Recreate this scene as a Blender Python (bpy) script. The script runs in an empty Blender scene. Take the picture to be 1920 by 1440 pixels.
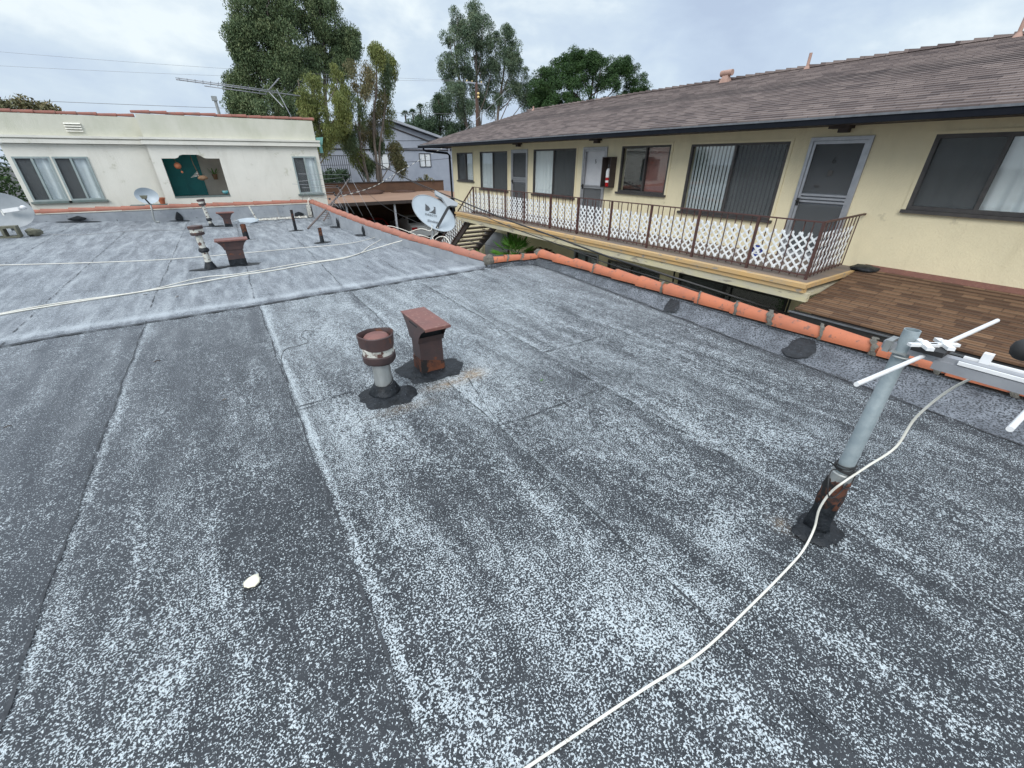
import bpy, math, random
import numpy as np
from mathutils import Vector, Matrix
random.seed(7); rng = np.random.default_rng(11)
R = math.radians; PI = math.pi
scene = bpy.context.scene
COL = scene.collection
V = Vector

# ------------------------------------------------------------ camera
F = 773.0
yaw, pitch, roll = R(33.08), R(28.53), R(0.04)
FW = V((math.sin(yaw)*math.cos(pitch), math.cos(yaw)*math.cos(pitch), -math.sin(pitch)))
r0 = V((math.cos(yaw), -math.sin(yaw), 0)); d0 = FW.cross(r0)
RT = r0*math.cos(roll) + d0*math.sin(roll); DN = d0*math.cos(roll) - r0*math.sin(roll)
EYE = V((0, 0, 1.6))
cam = bpy.data.objects.new("camera", bpy.data.cameras.new("camera")); COL.objects.link(cam)
UP = -DN
m = Matrix(((RT.x, UP.x, -FW.x), (RT.y, UP.y, -FW.y), (RT.z, UP.z, -FW.z))).to_4x4()
m.translation = EYE; cam.matrix_world = m
cam.data.sensor_width = 36; cam.data.lens = F/1920*36
cam.data.clip_start = 0.05; cam.data.clip_end = 2000
scene.camera = cam
# surveying helpers: sight line of the photograph meeting a real wall, roof or ground plane
def ray(px, py): return RT*((px-960)/F) + DN*((py-720)/F) + FW
def AX(px, py, x): v = ray(px, py); return EYE + v*(x/v.x)
def AY(px, py, y): v = ray(px, py); return EYE + v*(y/v.y)
def AZ(px, py, z): v = ray(px, py); return EYE + v*((z-1.6)/v.z)

# ------------------------------------------------------------ materials
def newmat(name):
    mt = bpy.data.materials.new(name); mt.use_nodes = True
    nt = mt.node_tree; b = nt.nodes["Principled BSDF"]
    return mt, nt, b
def N(nt, t, **kw):
    n = nt.nodes.new(t)
    for k, v in kw.items():
        if k in n.inputs.keys() if hasattr(n.inputs, 'keys') else False: n.inputs[k].default_value = v
        else: setattr(n, k, v)
    return n
def L(nt, a, b): nt.links.new(a, b)
def math_(nt, op, a, b=None, c=None, clamp=False):
    n = nt.nodes.new('ShaderNodeMath'); n.operation = op; n.use_clamp = clamp
    for i, x in enumerate((a, b, c)):
        if x is None: continue
        if isinstance(x, (int, float)): n.inputs[i].default_value = x
        else: L(nt, x, n.inputs[i])
    return n.outputs[0]
def noise(nt, vec, scale, detail=3, rough=.55, dist=0):
    n = nt.nodes.new('ShaderNodeTexNoise'); n.inputs['Scale'].default_value = scale
    n.inputs['Detail'].default_value = detail; n.inputs['Roughness'].default_value = rough
    n.inputs['Distortion'].default_value = dist
    if vec is not None: L(nt, vec, n.inputs['Vector'])
    return n.outputs['Fac']
def vscale(nt, vec, s):
    n = nt.nodes.new('ShaderNodeVectorMath'); n.operation = 'MULTIPLY'
    L(nt, vec, n.inputs[0]); n.inputs[1].default_value = s
    return n.outputs[0]
def ramp(nt, fac, stops):
    n = nt.nodes.new('ShaderNodeValToRGB'); L(nt, fac, n.inputs[0])
    cr = n.color_ramp
    while len(cr.elements) < len(stops): cr.elements.new(.5)
    for e, (p, c) in zip(cr.elements, stops):
        e.position = p; e.color = (*c, 1) if len(c) == 3 else c
    return n.outputs[0]
def mixc(nt, fac, a, b):
    n = nt.nodes.new('ShaderNodeMix'); n.data_type = 'RGBA'
    if isinstance(fac, (int, float)): n.inputs[0].default_value = fac
    else: L(nt, fac, n.inputs[0])
    for i, x in ((6, a), (7, b)):
        if isinstance(x, tuple): n.inputs[i].default_value = (*x, 1)
        else: L(nt, x, n.inputs[i])
    return n.outputs[2]
def pos(nt): return nt.nodes.new('ShaderNodeNewGeometry').outputs['Position']
def bump(nt, b, h, strength=.4, dist=.01):
    n = nt.nodes.new('ShaderNodeBump'); n.inputs['Strength'].default_value = strength
    n.inputs['Distance'].default_value = dist; L(nt, h, n.inputs['Height']); L(nt, n.outputs[0], b.inputs['Normal'])
def pm(name, c1, c2=None, sc=3, rough=.7, metal=0, bs=0, bsc=60, lo=.35, hi=.65, stretch=(1, 1, 1), spec=.5, bd=.004, c3=None, sc3=20, t3=.62, streak=None):
    mt, nt, b = newmat(name)
    b.inputs['Roughness'].default_value = rough; b.inputs['Metallic'].default_value = metal
    b.inputs['Specular IOR Level'].default_value = spec
    p = vscale(nt, pos(nt), stretch)
    if c2 is None: c2 = tuple(x*.85 for x in c1)
    col = ramp(nt, noise(nt, p, sc, 5, .6), [(lo, c1), (hi, c2)])
    if c3: col = mixc(nt, ramp(nt, noise(nt, p, sc3, 4, .65), [(t3-.02, (0, 0, 0)), (t3+.04, (1, 1, 1))]), col, c3)
    if streak:
        sn = noise(nt, vscale(nt, pos(nt), (1.6, 1.6, .30)), 1.9, 6, .7, .6)
        col = mixc(nt, ramp(nt, sn, [(.52, (0, 0, 0)), (.78, (.4, .4, .4))]), col, streak)
    L(nt, col, b.inputs['Base Color'])
    if bs: bump(nt, b, noise(nt, pos(nt), bsc, 4, .6), bs, bd)
    return mt

M = {}
# granule-worn roofing
def roof_mat():
    mt, nt, b = newmat('weathered_membrane')
    P = pos(nt)
    at = nt.nodes.new('ShaderNodeAttribute'); at.attribute_name = 'dens'; dens = at.outputs['Fac']
    a2 = nt.nodes.new('ShaderNodeAttribute'); a2.attribute_name = 'far'; far = a2.outputs['Fac']
    a3 = nt.nodes.new('ShaderNodeAttribute'); a3.attribute_name = 'rust'; rust = a3.outputs['Fac']
    st = noise(nt, vscale(nt, P, (4.2, .8, 1)), 1.3, 5, .62, .5)
    cl = noise(nt, P, 5.5, 5, .65)
    cl2 = noise(nt, vscale(nt, P, (1.6, .8, 1)), 22, 3, .6)
    d = math_(nt, 'ADD', dens, math_(nt, 'MULTIPLY', math_(nt, 'SUBTRACT', st, .5), 1.05))
    d = math_(nt, 'ADD', d, math_(nt, 'MULTIPLY', math_(nt, 'SUBTRACT', cl, .5), .6))
    d = math_(nt, 'ADD', d, math_(nt, 'MULTIPLY', math_(nt, 'SUBTRACT', cl2, .5), 1.0))
    d = math_(nt, 'MINIMUM', math_(nt, 'MAXIMUM', d, .14), .90)
    fl = noise(nt, P, 134, 2.5, .68, .25)
    # flecks where fine noise exceeds a threshold falling with density
    thr = math_(nt, 'SUBTRACT', .638, math_(nt, 'MULTIPLY', d, .225))
    fac = math_(nt, 'MULTIPLY', math_(nt, 'SUBTRACT', fl, thr), 36, clamp=True)
    fine = noise(nt, P, 260, 2, .6)
    dark = ramp(nt, noise(nt, P, 9, 4), [(.35, (.018, .021, .025)), (.65, (.034, .038, .043))])
    dark = mixc(nt, math_(nt, 'MULTIPLY', math_(nt, 'SUBTRACT', fine, .5), 2.2, clamp=True), dark, (.065, .075, .085))
    light = ramp(nt, noise(nt, P, 160, 2), [(.35, (.36, .41, .43)), (.65, (.58, .635, .655))])
    near = mixc(nt, fac, dark, light)
    # far area: worn, blue grey, streaked; also blended nearer as painted sheen
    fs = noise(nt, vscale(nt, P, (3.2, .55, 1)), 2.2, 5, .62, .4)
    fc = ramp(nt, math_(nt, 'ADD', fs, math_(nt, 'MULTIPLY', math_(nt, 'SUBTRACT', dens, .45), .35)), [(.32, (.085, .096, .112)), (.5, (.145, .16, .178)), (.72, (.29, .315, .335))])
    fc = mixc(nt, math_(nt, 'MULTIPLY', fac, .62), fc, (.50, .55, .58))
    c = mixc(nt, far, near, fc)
    rn = noise(nt, P, 26, 4, .65)
    c = mixc(nt, math_(nt, 'MULTIPLY', rust, math_(nt, 'MULTIPLY', math_(nt, 'SUBTRACT', rn, .3), 2.5, clamp=True)), c, (.38, .25, .12))
    L(nt, c, b.inputs['Base Color'])
    b.inputs['Roughness'].default_value = .55; b.inputs['Specular IOR Level'].default_value = .33
    bump(nt, b, math_(nt, 'ADD', math_(nt, 'MULTIPLY', fac, .5), noise(nt, P, 300, 2)), .45, .0025)
    return mt
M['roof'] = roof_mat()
M['tar'] = pm('tar', (.007, .009, .011), (.020, .024, .029), 14, .5, spec=.3, bs=.9, bsc=26, bd=.016, c3=(.13, .15, .17), sc3=60, t3=.66)
M['tarline'] = pm('tar_line', (.016, .019, .023), (.045, .05, .056), 30, .55, bs=.4)
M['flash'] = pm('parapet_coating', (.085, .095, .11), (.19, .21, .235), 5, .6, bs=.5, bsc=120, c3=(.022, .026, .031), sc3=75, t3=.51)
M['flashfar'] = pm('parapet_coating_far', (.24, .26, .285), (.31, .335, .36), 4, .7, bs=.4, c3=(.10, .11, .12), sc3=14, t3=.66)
M['tile'] = pm('clay_tile', (.47, .150, .072), (.37, .125, .068), 4, .72, bs=.5, bsc=70, c3=(.21, .10, .07), sc3=15, t3=.60)
M['tilefar'] = pm('faded_clay_tile', (.37, .15, .10), (.29, .12, .085), 5, .7, bs=.35, c3=(.24, .12, .09), sc3=13, t3=.6)
M['tileold'] = pm('old_clay_tile', (.27, .10, .07), (.20, .08, .06), 5, .7, bs=.3, c3=(.16, .10, .08), sc3=11, t3=.6)
M['mortar'] = pm('mortar', (.095, .09, .078), (.17, .16, .135), 22, .95, bs=1, bsc=45, bd=.02)
M['rust'] = pm('rusty_paint', (.075, .042, .038), (.048, .032, .032), 8, .5, bs=.3, c3=(.15, .05, .022), sc3=12, t3=.63)
M['rusttop'] = pm('rusty_top', (.20, .085, .07), (.16, .072, .062), 9, .6, bs=.25, c3=(.24, .13, .10), sc3=30, t3=.6)
M['rusty'] = pm('rust_orange', (.15, .05, .022), (.07, .028, .018), 14, .85, bs=.6, c3=(.014, .013, .013), sc3=9, t3=.50)
M['galv'] = pm('galvanised', (.42, .44, .43), (.30, .31, .30), 18, .45, metal=.55, bs=.15, stretch=(1, 1, .3))
M['mast'] = pm('mast_paint', (.27, .325, .345), (.34, .395, .41), 22, .5, metal=.25, bs=.35, bsc=90)
M['whitepaint'] = pm('peeling_white', (.62, .62, .56), (.46, .46, .41), 20, .6, bs=.3, c3=(.10, .045, .035), sc3=20, t3=.56)
M['white'] = pm('white_plastic', (.78, .79, .79), (.70, .71, .71), 12, .45)
M['cable'] = pm('white_cable', (.80, .78, .70), (.68, .66, .58), 9, .5, c3=(.28, .25, .2), sc3=30, t3=.68)
M['greycable'] = pm('grey_cable', (.22, .22, .225), (.30, .30, .30), 12, .5)
M['blackcable'] = pm('black_cable', (.015, .015, .017), (.03, .03, .03), 8, .5)
M['black'] = pm('black_rubber', (.012, .012, .012), (.022, .022, .022), 8, .6)
M['stuccoW'] = pm('white_stucco', (.74, .725, .65), (.64, .63, .565), 1.6, .92, bs=.5, bsc=45, bd=.01, lo=.3, hi=.75, c3=(.56, .55, .46), sc3=3.2, t3=.63, streak=(.50, .48, .40))
M['stuccoWtop'] = pm('parapet_stucco', (.62, .61, .52), (.54, .54, .44), 2.4, .92, bs=.5, bsc=45, bd=.01, stretch=(1, 1, .6), streak=(.42, .43, .33))
M['stuccoY'] = pm('yellow_stucco', (.80, .715, .49), (.72, .65, .45), 1.8, .9, bs=.55, bsc=38, bd=.012, lo=.3, hi=.72, c3=(.58, .52, .36), sc3=3, t3=.69, streak=(.52, .45, .29))
M['stuccoG'] = pm('grey_stucco', (.42, .45, .51), (.37, .40, .46), 1.5, .9, bs=.3)
M['greyroof'] = pm('grey_roof_trim', (.42, .44, .48), (.36, .38, .42), 3, .7)
M['deckface'] = pm('deck_face', (.62, .56, .36), (.50, .47, .38), 4, .8, bs=.3, c3=(.30, .27, .22), sc3=5, t3=.6, stretch=(1, .5, 2))
M['decklip'] = pm('deck_lip', (.62, .40, .17), (.50, .36, .20), 5, .7, bs=.3, c3=(.30, .27, .24), sc3=9, t3=.6, stretch=(1, .4, 1))
M['decktop'] = pm('deck_top', (.25, .19, .14), (.17, .145, .13), 3, .8, bs=.3, stretch=(1, .4, 1))
M['gutter'] = pm('gutter_metal', (.005, .007, .012), (.008, .010, .015), 5, .6, spec=.15)
M['drip'] = pm('drip_edge', (.16, .17, .19), (.10, .11, .12), 6, .4)
M['darkbrown'] = pm('dark_brown_paint', (.06, .045, .04), (.04, .03, .028), 5, .6)
M['rail'] = pm('railing_paint', (.095, .04, .035), (.065, .034, .03), 8, .55, c3=(.16, .06, .035), sc3=20, t3=.66)
M['lattice'] = pm('white_lattice', (.80, .83, .84), (.74, .77, .79), 6, .45)
M['alu'] = pm('aluminium', (.42, .43, .45), (.34, .35, .37), 10, .4, metal=.5)
M['bronze'] = pm('bronze_frame', (.085, .08, .075), (.06, .055, .055), 8, .5, metal=.3)
M['greenframe'] = pm('grey_green_frame', (.25, .31, .31), (.32, .37, .36), 10, .6)
M['greentrim'] = pm('faded_green_trim', (.12, .165, .155), (.17, .2, .19), 10, .7)
M['screen'] = None
M['greydoor'] = pm('grey_door', (.33, .35, .375), (.29, .31, .335), 4, .55)
M['whitedoor'] = pm('white_door', (.60, .61, .63), (.54, .55, .57), 4, .5)
M['teal'] = pm('teal_paint', (.012, .24, .24), (.01, .19, .20), 4, .5)
M['porchwall'] = pm('porch_wall', (.70, .66, .58), (.60, .56, .50), 3, .9)
M['curtain'] = pm('curtain', (.84, .86, .86), (.74, .77, .78), 2, .9, stretch=(4, 4, .3))
M['curtaindk'] = pm('dark_curtain', (.42, .44, .44), (.33, .35, .35), 3, .9, stretch=(4, 4, .3))
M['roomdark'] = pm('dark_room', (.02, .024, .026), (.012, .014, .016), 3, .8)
M['redreflection'] = pm('reddish_reflection', (.34, .14, .12), (.27, .115, .10), 3, .8)
M['dish'] = pm('dish_paint', (.43, .49, .535), (.39, .45, .495), 5, .4, c3=(.36, .42, .46), sc3=16, t3=.7)
M['dishgrey'] = pm('dish_grey', (.36, .39, .41), (.31, .34, .36), 6, .5)
M['dkgrey'] = pm('dark_grey', (.07, .075, .08), (.05, .055, .06), 6, .5)
M['concrete'] = pm('concrete', (.19, .19, .145), (.11, .11, .08), 9, .95, bs=.8, bsc=40, bd=.01)
M['asphalt'] = pm('asphalt', (.05, .05, .052), (.075, .073, .07), 2, .9, bs=.4)
M['carportroof'] = pm('carport_roof', (.24, .145, .095), (.30, .185, .125), 1.2, .85, stretch=(.4, 1, 1), c3=(.15, .09, .06), sc3=1.6, t3=.64)
M['carportwall'] = pm('carport_band', (.13, .07, .042), (.10, .055, .035), 2, .85)
M['leafpile'] = pm('dead_leaves', (.05, .025, .018), (.09, .045, .03), 12, .95)
M['bark'] = pm('eucalyptus_bark', (.20, .165, .135), (.10, .082, .068), 6, .9, stretch=(3, 3, .4))
M['barkdk'] = pm('dark_bark', (.07, .05, .04), (.05, .038, .03), 6, .9)
M['red'] = pm('red_paint', (.45, .012, .015), (.38, .01, .012), 5, .3)
M['terracotta'] = pm('terracotta', (.42, .13, .06), (.35, .11, .05), 9, .8)
M['orange'] = pm('orange_gourd', (.60, .22, .10), (.5, .17, .08), 9, .6)
M['aqua'] = pm('aqua_glaze', (.10, .42, .46), (.08, .33, .38), 14, .3, c3=(.5, .3, .15), sc3=30, t3=.6)
M['wicker'] = pm('wicker', (.30, .19, .11), (.2, .12, .07), 30, .9)
M['blue'] = pm('sign_blue', (.02, .05, .30), (.02, .04, .25), 5, .4)
M['pink'] = pm('vent_pink', (.42, .27, .215), (.34, .21, .165), 9, .7)
M['verdigris'] = pm('verdigris', (.22, .45, .40), (.16, .36, .33), 9, .7)
M['carw'] = pm('silver_white_paint', (.62, .64, .64), (.58, .6, .6), 3, .25)
M['carglass'] = pm('car_glass', (.01, .012, .014), (.015, .018, .02), 3, .08)
M['amber'] = pm('insulator', (.8, .6, .25), (.7, .5, .2), 3, .3)
M['paper'] = pm('paper', (.80, .77, .62), (.74, .70, .56), 20, .8)
M['steel'] = pm('antenna_aluminium', (.33, .34, .36), (.25, .26, .28), 14, .45, metal=.4)
M['oldrod'] = pm('corroded_rod', (.12, .095, .085), (.18, .15, .14), 12, .7, metal=.2)
M['pole'] = pm('creosote_pole', (.085, .05, .038), (.06, .036, .028), 6, .9)

def glass_mat(name, tint=(.5, .55, .57), alpha=.22):
    mt = bpy.data.materials.new(name); mt.use_nodes = True; nt = mt.node_tree; nt.nodes.clear()
    o = nt.nodes.new('ShaderNodeOutputMaterial'); mx = nt.nodes.new('ShaderNodeMixShader')
    t = nt.nodes.new('ShaderNodeBsdfTransparent'); g = nt.nodes.new('ShaderNodeBsdfGlossy')
    t.inputs[0].default_value = (*tint, 1); g.inputs['Roughness'].default_value = .03
    fr = nt.nodes.new('ShaderNodeLayerWeight'); fr.inputs[0].default_value = .5
    f = math_(nt, 'ADD', math_(nt, 'MULTIPLY', math_(nt, 'POWER', fr.outputs['Facing'], 5), .9), alpha, clamp=True)
    L(nt, f, mx.inputs[0]); L(nt, t.outputs[0], mx.inputs[1]); L(nt, g.outputs[0], mx.inputs[2]); L(nt, mx.outputs[0], o.inputs[0])
    return mt
M['glass'] = glass_mat('window_glass', (.95, .97, .97), .08)
def screen_mat():
    mt = bpy.data.materials.new('insect_screen'); mt.use_nodes = True; nt = mt.node_tree; nt.nodes.clear()
    o = nt.nodes.new('ShaderNodeOutputMaterial'); mx = nt.nodes.new('ShaderNodeMixShader')
    t = nt.nodes.new('ShaderNodeBsdfTransparent'); g = nt.nodes.new('ShaderNodeBsdfDiffuse')
    n = noise(nt, pos(nt), 3, 2)
    L(nt, ramp(nt, n, [(.3, (.10, .108, .112)), (.7, (.125, .132, .136))]), g.inputs[0])
    mx.inputs[0].default_value = .42
    L(nt, t.outputs[0], mx.inputs[1]); L(nt, g.outputs[0], mx.inputs[2]); L(nt, mx.outputs[0], o.inputs[0])
    return mt
M['screen'] = screen_mat()

def shingle_mat(name, cols, course, tab, slopevec, dark=.35):
    # slopevec: direction down the slope in plan; courses run along the other axis
    mt, nt, b = newmat(name); P = pos(nt)
    sx = nt.nodes.new('ShaderNodeSeparateXYZ'); L(nt, P, sx.inputs[0])
    cb = nt.nodes.new('ShaderNodeCombineXYZ')
    L(nt, sx.outputs['Y'], cb.inputs[0]); L(nt, math_(nt, 'MULTIPLY', sx.outputs['X'], slopevec), cb.inputs[1])
    br = nt.nodes.new('ShaderNodeTexBrick'); L(nt, cb.outputs[0], br.inputs['Vector'])
    br.inputs['Scale'].default_value = 1; br.inputs['Brick Width'].default_value = tab; br.inputs['Row Height'].default_value = course
    br.inputs['Mortar Size'].default_value = .008; br.inputs['Mortar Smooth'].default_value = .3; br.offset = .37; br.squash = 1.6; br.squash_frequency = 3
    br.inputs['Color1'].default_value = (0, 0, 0, 1); br.inputs['Color2'].default_value = (1, 1, 1, 1); br.inputs['Mortar'].default_value = (0, 0, 0, 1)
    n2 = noise(nt, P, 1.4, 4, .6); n3 = noise(nt, P, 40, 3, .7)
    f = math_(nt, 'ADD', math_(nt, 'MULTIPLY', br.outputs['Color'], .55), math_(nt, 'ADD', math_(nt, 'MULTIPLY', n2, .35), math_(nt, 'MULTIPLY', n3, .25)))
    c = ramp(nt, f, [(.22, cols[0]), (.52, cols[1]), (.85, cols[2])])
    # butt edge shadow line darkened in the colour; each course also steps in the bump
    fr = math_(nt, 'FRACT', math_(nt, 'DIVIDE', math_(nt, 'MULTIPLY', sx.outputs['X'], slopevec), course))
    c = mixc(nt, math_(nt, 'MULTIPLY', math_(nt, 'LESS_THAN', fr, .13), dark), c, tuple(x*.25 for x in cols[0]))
    L(nt, c, b.inputs['Base Color']); b.inputs['Roughness'].default_value = .9
    bump(nt, b, math_(nt, 'SUBTRACT', 1, fr), .8, .02)
    return mt
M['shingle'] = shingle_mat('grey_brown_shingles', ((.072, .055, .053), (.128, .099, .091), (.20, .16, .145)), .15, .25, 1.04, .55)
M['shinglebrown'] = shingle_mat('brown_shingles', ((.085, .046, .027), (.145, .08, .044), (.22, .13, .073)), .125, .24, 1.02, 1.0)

def leaf_mat(name, cols):
    mt, nt, b = newmat(name)
    g = nt.nodes.new('ShaderNodeNewGeometry')
    n = noise(nt, g.outputs['Position'], .8, 3)
    f = math_(nt, 'ADD', math_(nt, 'MULTIPLY', g.outputs['Random Per Island'], .35), math_(nt, 'MULTIPLY', n, .65))
    L(nt, ramp(nt, f, [(.2, cols[0]), (.5, cols[1]), (.8, cols[2])]), b.inputs['Base Color'])
    b.inputs['Roughness'].default_value = .6; b.inputs['Specular IOR Level'].default_value = .3
    return mt
M['leafeuc'] = leaf_mat('eucalyptus_leaves', ((.05, .085, .04), (.095, .14, .062), (.19, .22, .10)))
M['leafeuc2'] = leaf_mat('blue_green_leaves', ((.055, .095, .06), (.10, .15, .088), (.19, .22, .125)))
M['leafyel'] = leaf_mat('yellow_green_leaves', ((.07, .10, .03), (.15, .18, .05), (.25, .26, .085)))
M['leafbrn'] = leaf_mat('brownish_leaves', ((.075, .085, .04), (.13, .13, .06), (.24, .17, .085)))
M['leafdk'] = leaf_mat('dark_leaves', ((.02, .05, .015), (.035, .08, .022), (.065, .12, .03)))
M['leafbush'] = leaf_mat('bush_leaves', ((.035, .065, .035), (.055, .095, .05), (.09, .13, .06)))
M['leafbright'] = leaf_mat('bright_leaves', ((.05, .15, .02), (.10, .26, .04), (.17, .36, .07)))
M['frondred'] = leaf_mat('dark_red_fronds', ((.03, .015, .015), (.05, .025, .02), (.08, .04, .03)))

# ------------------------------------------------------------ mesh builder
class MB:
    def __init__(s): s.v = []; s.f = []; s.mi = []
    def add(s, vs, fs, mi=0):
        o = len(s.v); s.v += [tuple(v) for v in vs]; s.f += [tuple(i+o for i in f) for f in fs]; s.mi += [mi]*len(fs); return s
    def hexa(s, p, mi=0):   # 8 points: bottom 4, top 4
        return s.add(p, [(3, 2, 1, 0), (4, 5, 6, 7), (0, 1, 5, 4), (1, 2, 6, 5), (2, 3, 7, 6), (3, 0, 4, 7)], mi)
    def box(s, x0, x1, y0, y1, z0, z1, mi=0):
        return s.hexa([(x0, y0, z0), (x1, y0, z0), (x1, y1, z0), (x0, y1, z0), (x0, y0, z1), (x1, y0, z1), (x1, y1, z1), (x0, y1, z1)], mi)
    def beam(s, a, b, w, h, up=(0, 0, 1), mi=0):
        a = V(a); b = V(b); d = (b-a).normalized(); u = V(up); r = d.cross(u)
        if r.length < 1e-4: r = d.cross(V((1, 0, 0)))
        r.normalize(); u = r.cross(d).normalized(); r *= w/2; u *= h/2
        return s.hexa([a-r-u, a+r-u, b+r-u, b-r-u, a-r+u, a+r+u, b+r+u, b-r+u], mi)
    def tube(s, pts, rad, n=8, mi=0, cap=True):
        pts = [V(p) for p in pts]; rad = rad if isinstance(rad, (list, tuple)) else [rad]*len(pts)
        rings = []; ref = None
        for i, p in enumerate(pts):
            d = (pts[min(i+1, len(pts)-1)] - pts[max(i-1, 0)]).normalized()
            if ref is None: ref = d.orthogonal().normalized()
            u = (ref - d*ref.dot(d))
            if u.length < 1e-4: u = d.orthogonal()
            u.normalize(); ref = u; w = d.cross(u)
            rings.append([p + (u*math.cos(2*PI*k/n) + w*math.sin(2*PI*k/n))*rad[i] for k in range(n)])
        vs = [q for r_ in rings for q in r_]; fs = []
        for i in range(len(rings)-1):
            for k in range(n):
                a = i*n+k; b = i*n+(k+1) % n; fs.append((a, b, b+n, a+n))
        if cap: fs += [tuple(range(n-1, -1, -1)), tuple(range((len(rings)-1)*n, len(rings)*n))]
        return s.add(vs, fs, mi)
    def lathe(s, prof, c=(0, 0, 0), n=24, mi=0, wob=None):
        vs = []; fs = []
        for i, (r, z) in enumerate(prof):
            for k in range(n):
                a = 2*PI*k/n; rr = r*(1+(wob(a, z) if wob else 0)); vs.append((c[0]+rr*math.cos(a), c[1]+rr*math.sin(a), c[2]+z))
        for i in range(len(prof)-1):
            for k in range(n):
                a = i*n+k; b = i*n+(k+1) % n; fs.append((a, b, b+n, a+n))
        if prof[0][0] > 1e-5: fs.append(tuple(range(n-1, -1, -1)))
        if prof[-1][0] > 1e-5: fs.append(tuple(range((len(prof)-1)*n, len(prof)*n)))
        return s.add(vs, fs, mi)
    def blob(s, c, r, n=10, j=.15, mi=0):
        prof = [(0.001 if t in (0, 6) else math.sin(PI*t/6), -math.cos(PI*t/6)) for t in range(7)]
        vs = []; fs = []
        for q, (rr, z) in enumerate(prof):
            for k in range(n):
                a = 2*PI*k/n; e = 1+random.uniform(-j, j) if 0 < q < 6 else 1
                vs.append((c[0]+r[0]*rr*math.cos(a)*e, c[1]+r[1]*rr*math.sin(a)*e, c[2]+r[2]*z*(e if 0 < q < 6 else 1)))
        for i in range(6):
            for k in range(n):
                a = i*n+k; b = i*n+(k+1) % n; fs.append((a, b, b+n, a+n))
        return s.add(vs, fs, mi)
    def xf(s, mat):
        s.v = [tuple(mat @ V(v)) for v in s.v]; return s
    def build(s, name, mat, parent=None, smooth=False, ang=None):
        me = bpy.data.meshes.new(name); me.from_pydata(s.v, [], s.f)
        mats = mat if isinstance(mat, (list, tuple)) else [mat]
        for k in mats: me.materials.append(M[k] if isinstance(k, str) else k)
        if len(mats) > 1: me.polygons.foreach_set('material_index', s.mi)
        if smooth:
            me.polygons.foreach_set('use_smooth', [True]*len(me.polygons))
            if ang: me.set_sharp_from_angle(angle=R(ang))
        me.validate(); me.update()
        o = bpy.data.objects.new(name, me); COL.objects.link(o)
        if parent is not None:
            o.parent = parent
            o.matrix_parent_inverse = Matrix.Translation(-parent.location) if parent.type == 'EMPTY' else Matrix.Identity(4)
        return o
# every mesh is written in world coordinates; empties carry the base point, children are shifted back
def tag(o, label, cat=None, group=None, kind=None):
    if label: o['label'] = label
    if cat: o['category'] = cat
    if group: o['group'] = group
    if kind: o['kind'] = kind
    return o
def thing(name, loc, label, cat, group=None):
    o = bpy.data.objects.new(name, None); o.empty_display_size = .1; COL.objects.link(o)
    o.location = loc; return tag(o, label, cat, group)
def text_mesh(name, s, size, mat, parent, org, ex, ey, shear=0, ext=.002, align='CENTER', spacing=1.0, wrap=None):
    c = bpy.data.curves.new(name, 'FONT'); c.body = s; c.size = size; c.extrude = ext; c.align_x = align; c.align_y = 'CENTER'; c.shear = shear; c.space_character = spacing
    t = bpy.data.objects.new(name, c); COL.objects.link(t)
    me = bpy.data.meshes.new_from_object(t.evaluated_get(bpy.context.evaluated_depsgraph_get()))
    COL.objects.unlink(t); bpy.data.objects.remove(t)
    ex = V(ex).normalized(); ey = V(ey).normalized(); ez = ex.cross(ey)
    mm = Matrix((ex, ey, ez)).transposed().to_4x4(); mm.translation = V(org)
    if wrap:
        for v in me.vertices: v.co = wrap(v.co.x, v.co.y, v.co.z)
    else: me.transform(mm)
    me.materials.clear(); me.materials.append(M[mat]); me.name = name
    o = bpy.data.objects.new(name, me); COL.objects.link(o)
    if parent is not None:
        o.parent = parent; o.matrix_parent_inverse = Matrix.Translation(-parent.location) if parent.type == 'EMPTY' else Matrix.Identity(4)
    return o
def copy_part(o, off):
    c = o.copy(); COL.objects.link(c); c.parent = o.parent; c.matrix_parent_inverse = o.matrix_parent_inverse.copy(); c.location = off
    return c
def smoothpath(pts, k=6):
    pts = [V(p) for p in pts]; out = []
    P = [pts[0]*2-pts[1]] + pts + [pts[-1]*2-pts[-2]]
    for i in range(1, len(P)-2):
        for j in range(k):
            t = j/k; a, b, c, d = P[i-1], P[i], P[i+1], P[i+2]
            out.append(.5*((2*b) + (c-a)*t + (2*a-5*b+4*c-d)*t*t + (3*b-a-3*c+d)*t**3))
    out.append(pts[-1]); return out
def cable(name, pts, r, mat, label, cat='cable', group=None, n=6, k=6):
    o = MB().tube(smoothpath(pts, k), r, n).build(name, mat, None, True)
    return tag(o, label, cat, group)
def sag(a, b, s, n=10):
    a = V(a); b = V(b); return [a.lerp(b, t/n) - V((0, 0, s*4*(t/n)*(1-t/n))) for t in range(n+1)]

# ============================================================ GROUND
g = MB().add([(-400, -400, -3.2), (400, -400, -3.2), (400, 600, -3.2), (-400, 600, -3.2)], [(0, 1, 2, 3)]).build('ground', 'asphalt'); tag(g, None, None, kind='structure')
dw = MB().add([(4.6, -30, -3.196), (9.1, -30, -3.196), (9.1, 33, -3.196), (4.6, 33, -3.196)], [(0, 1, 2, 3)]).build('driveway', 'concrete'); tag(dw, None, None, kind='structure')

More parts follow.
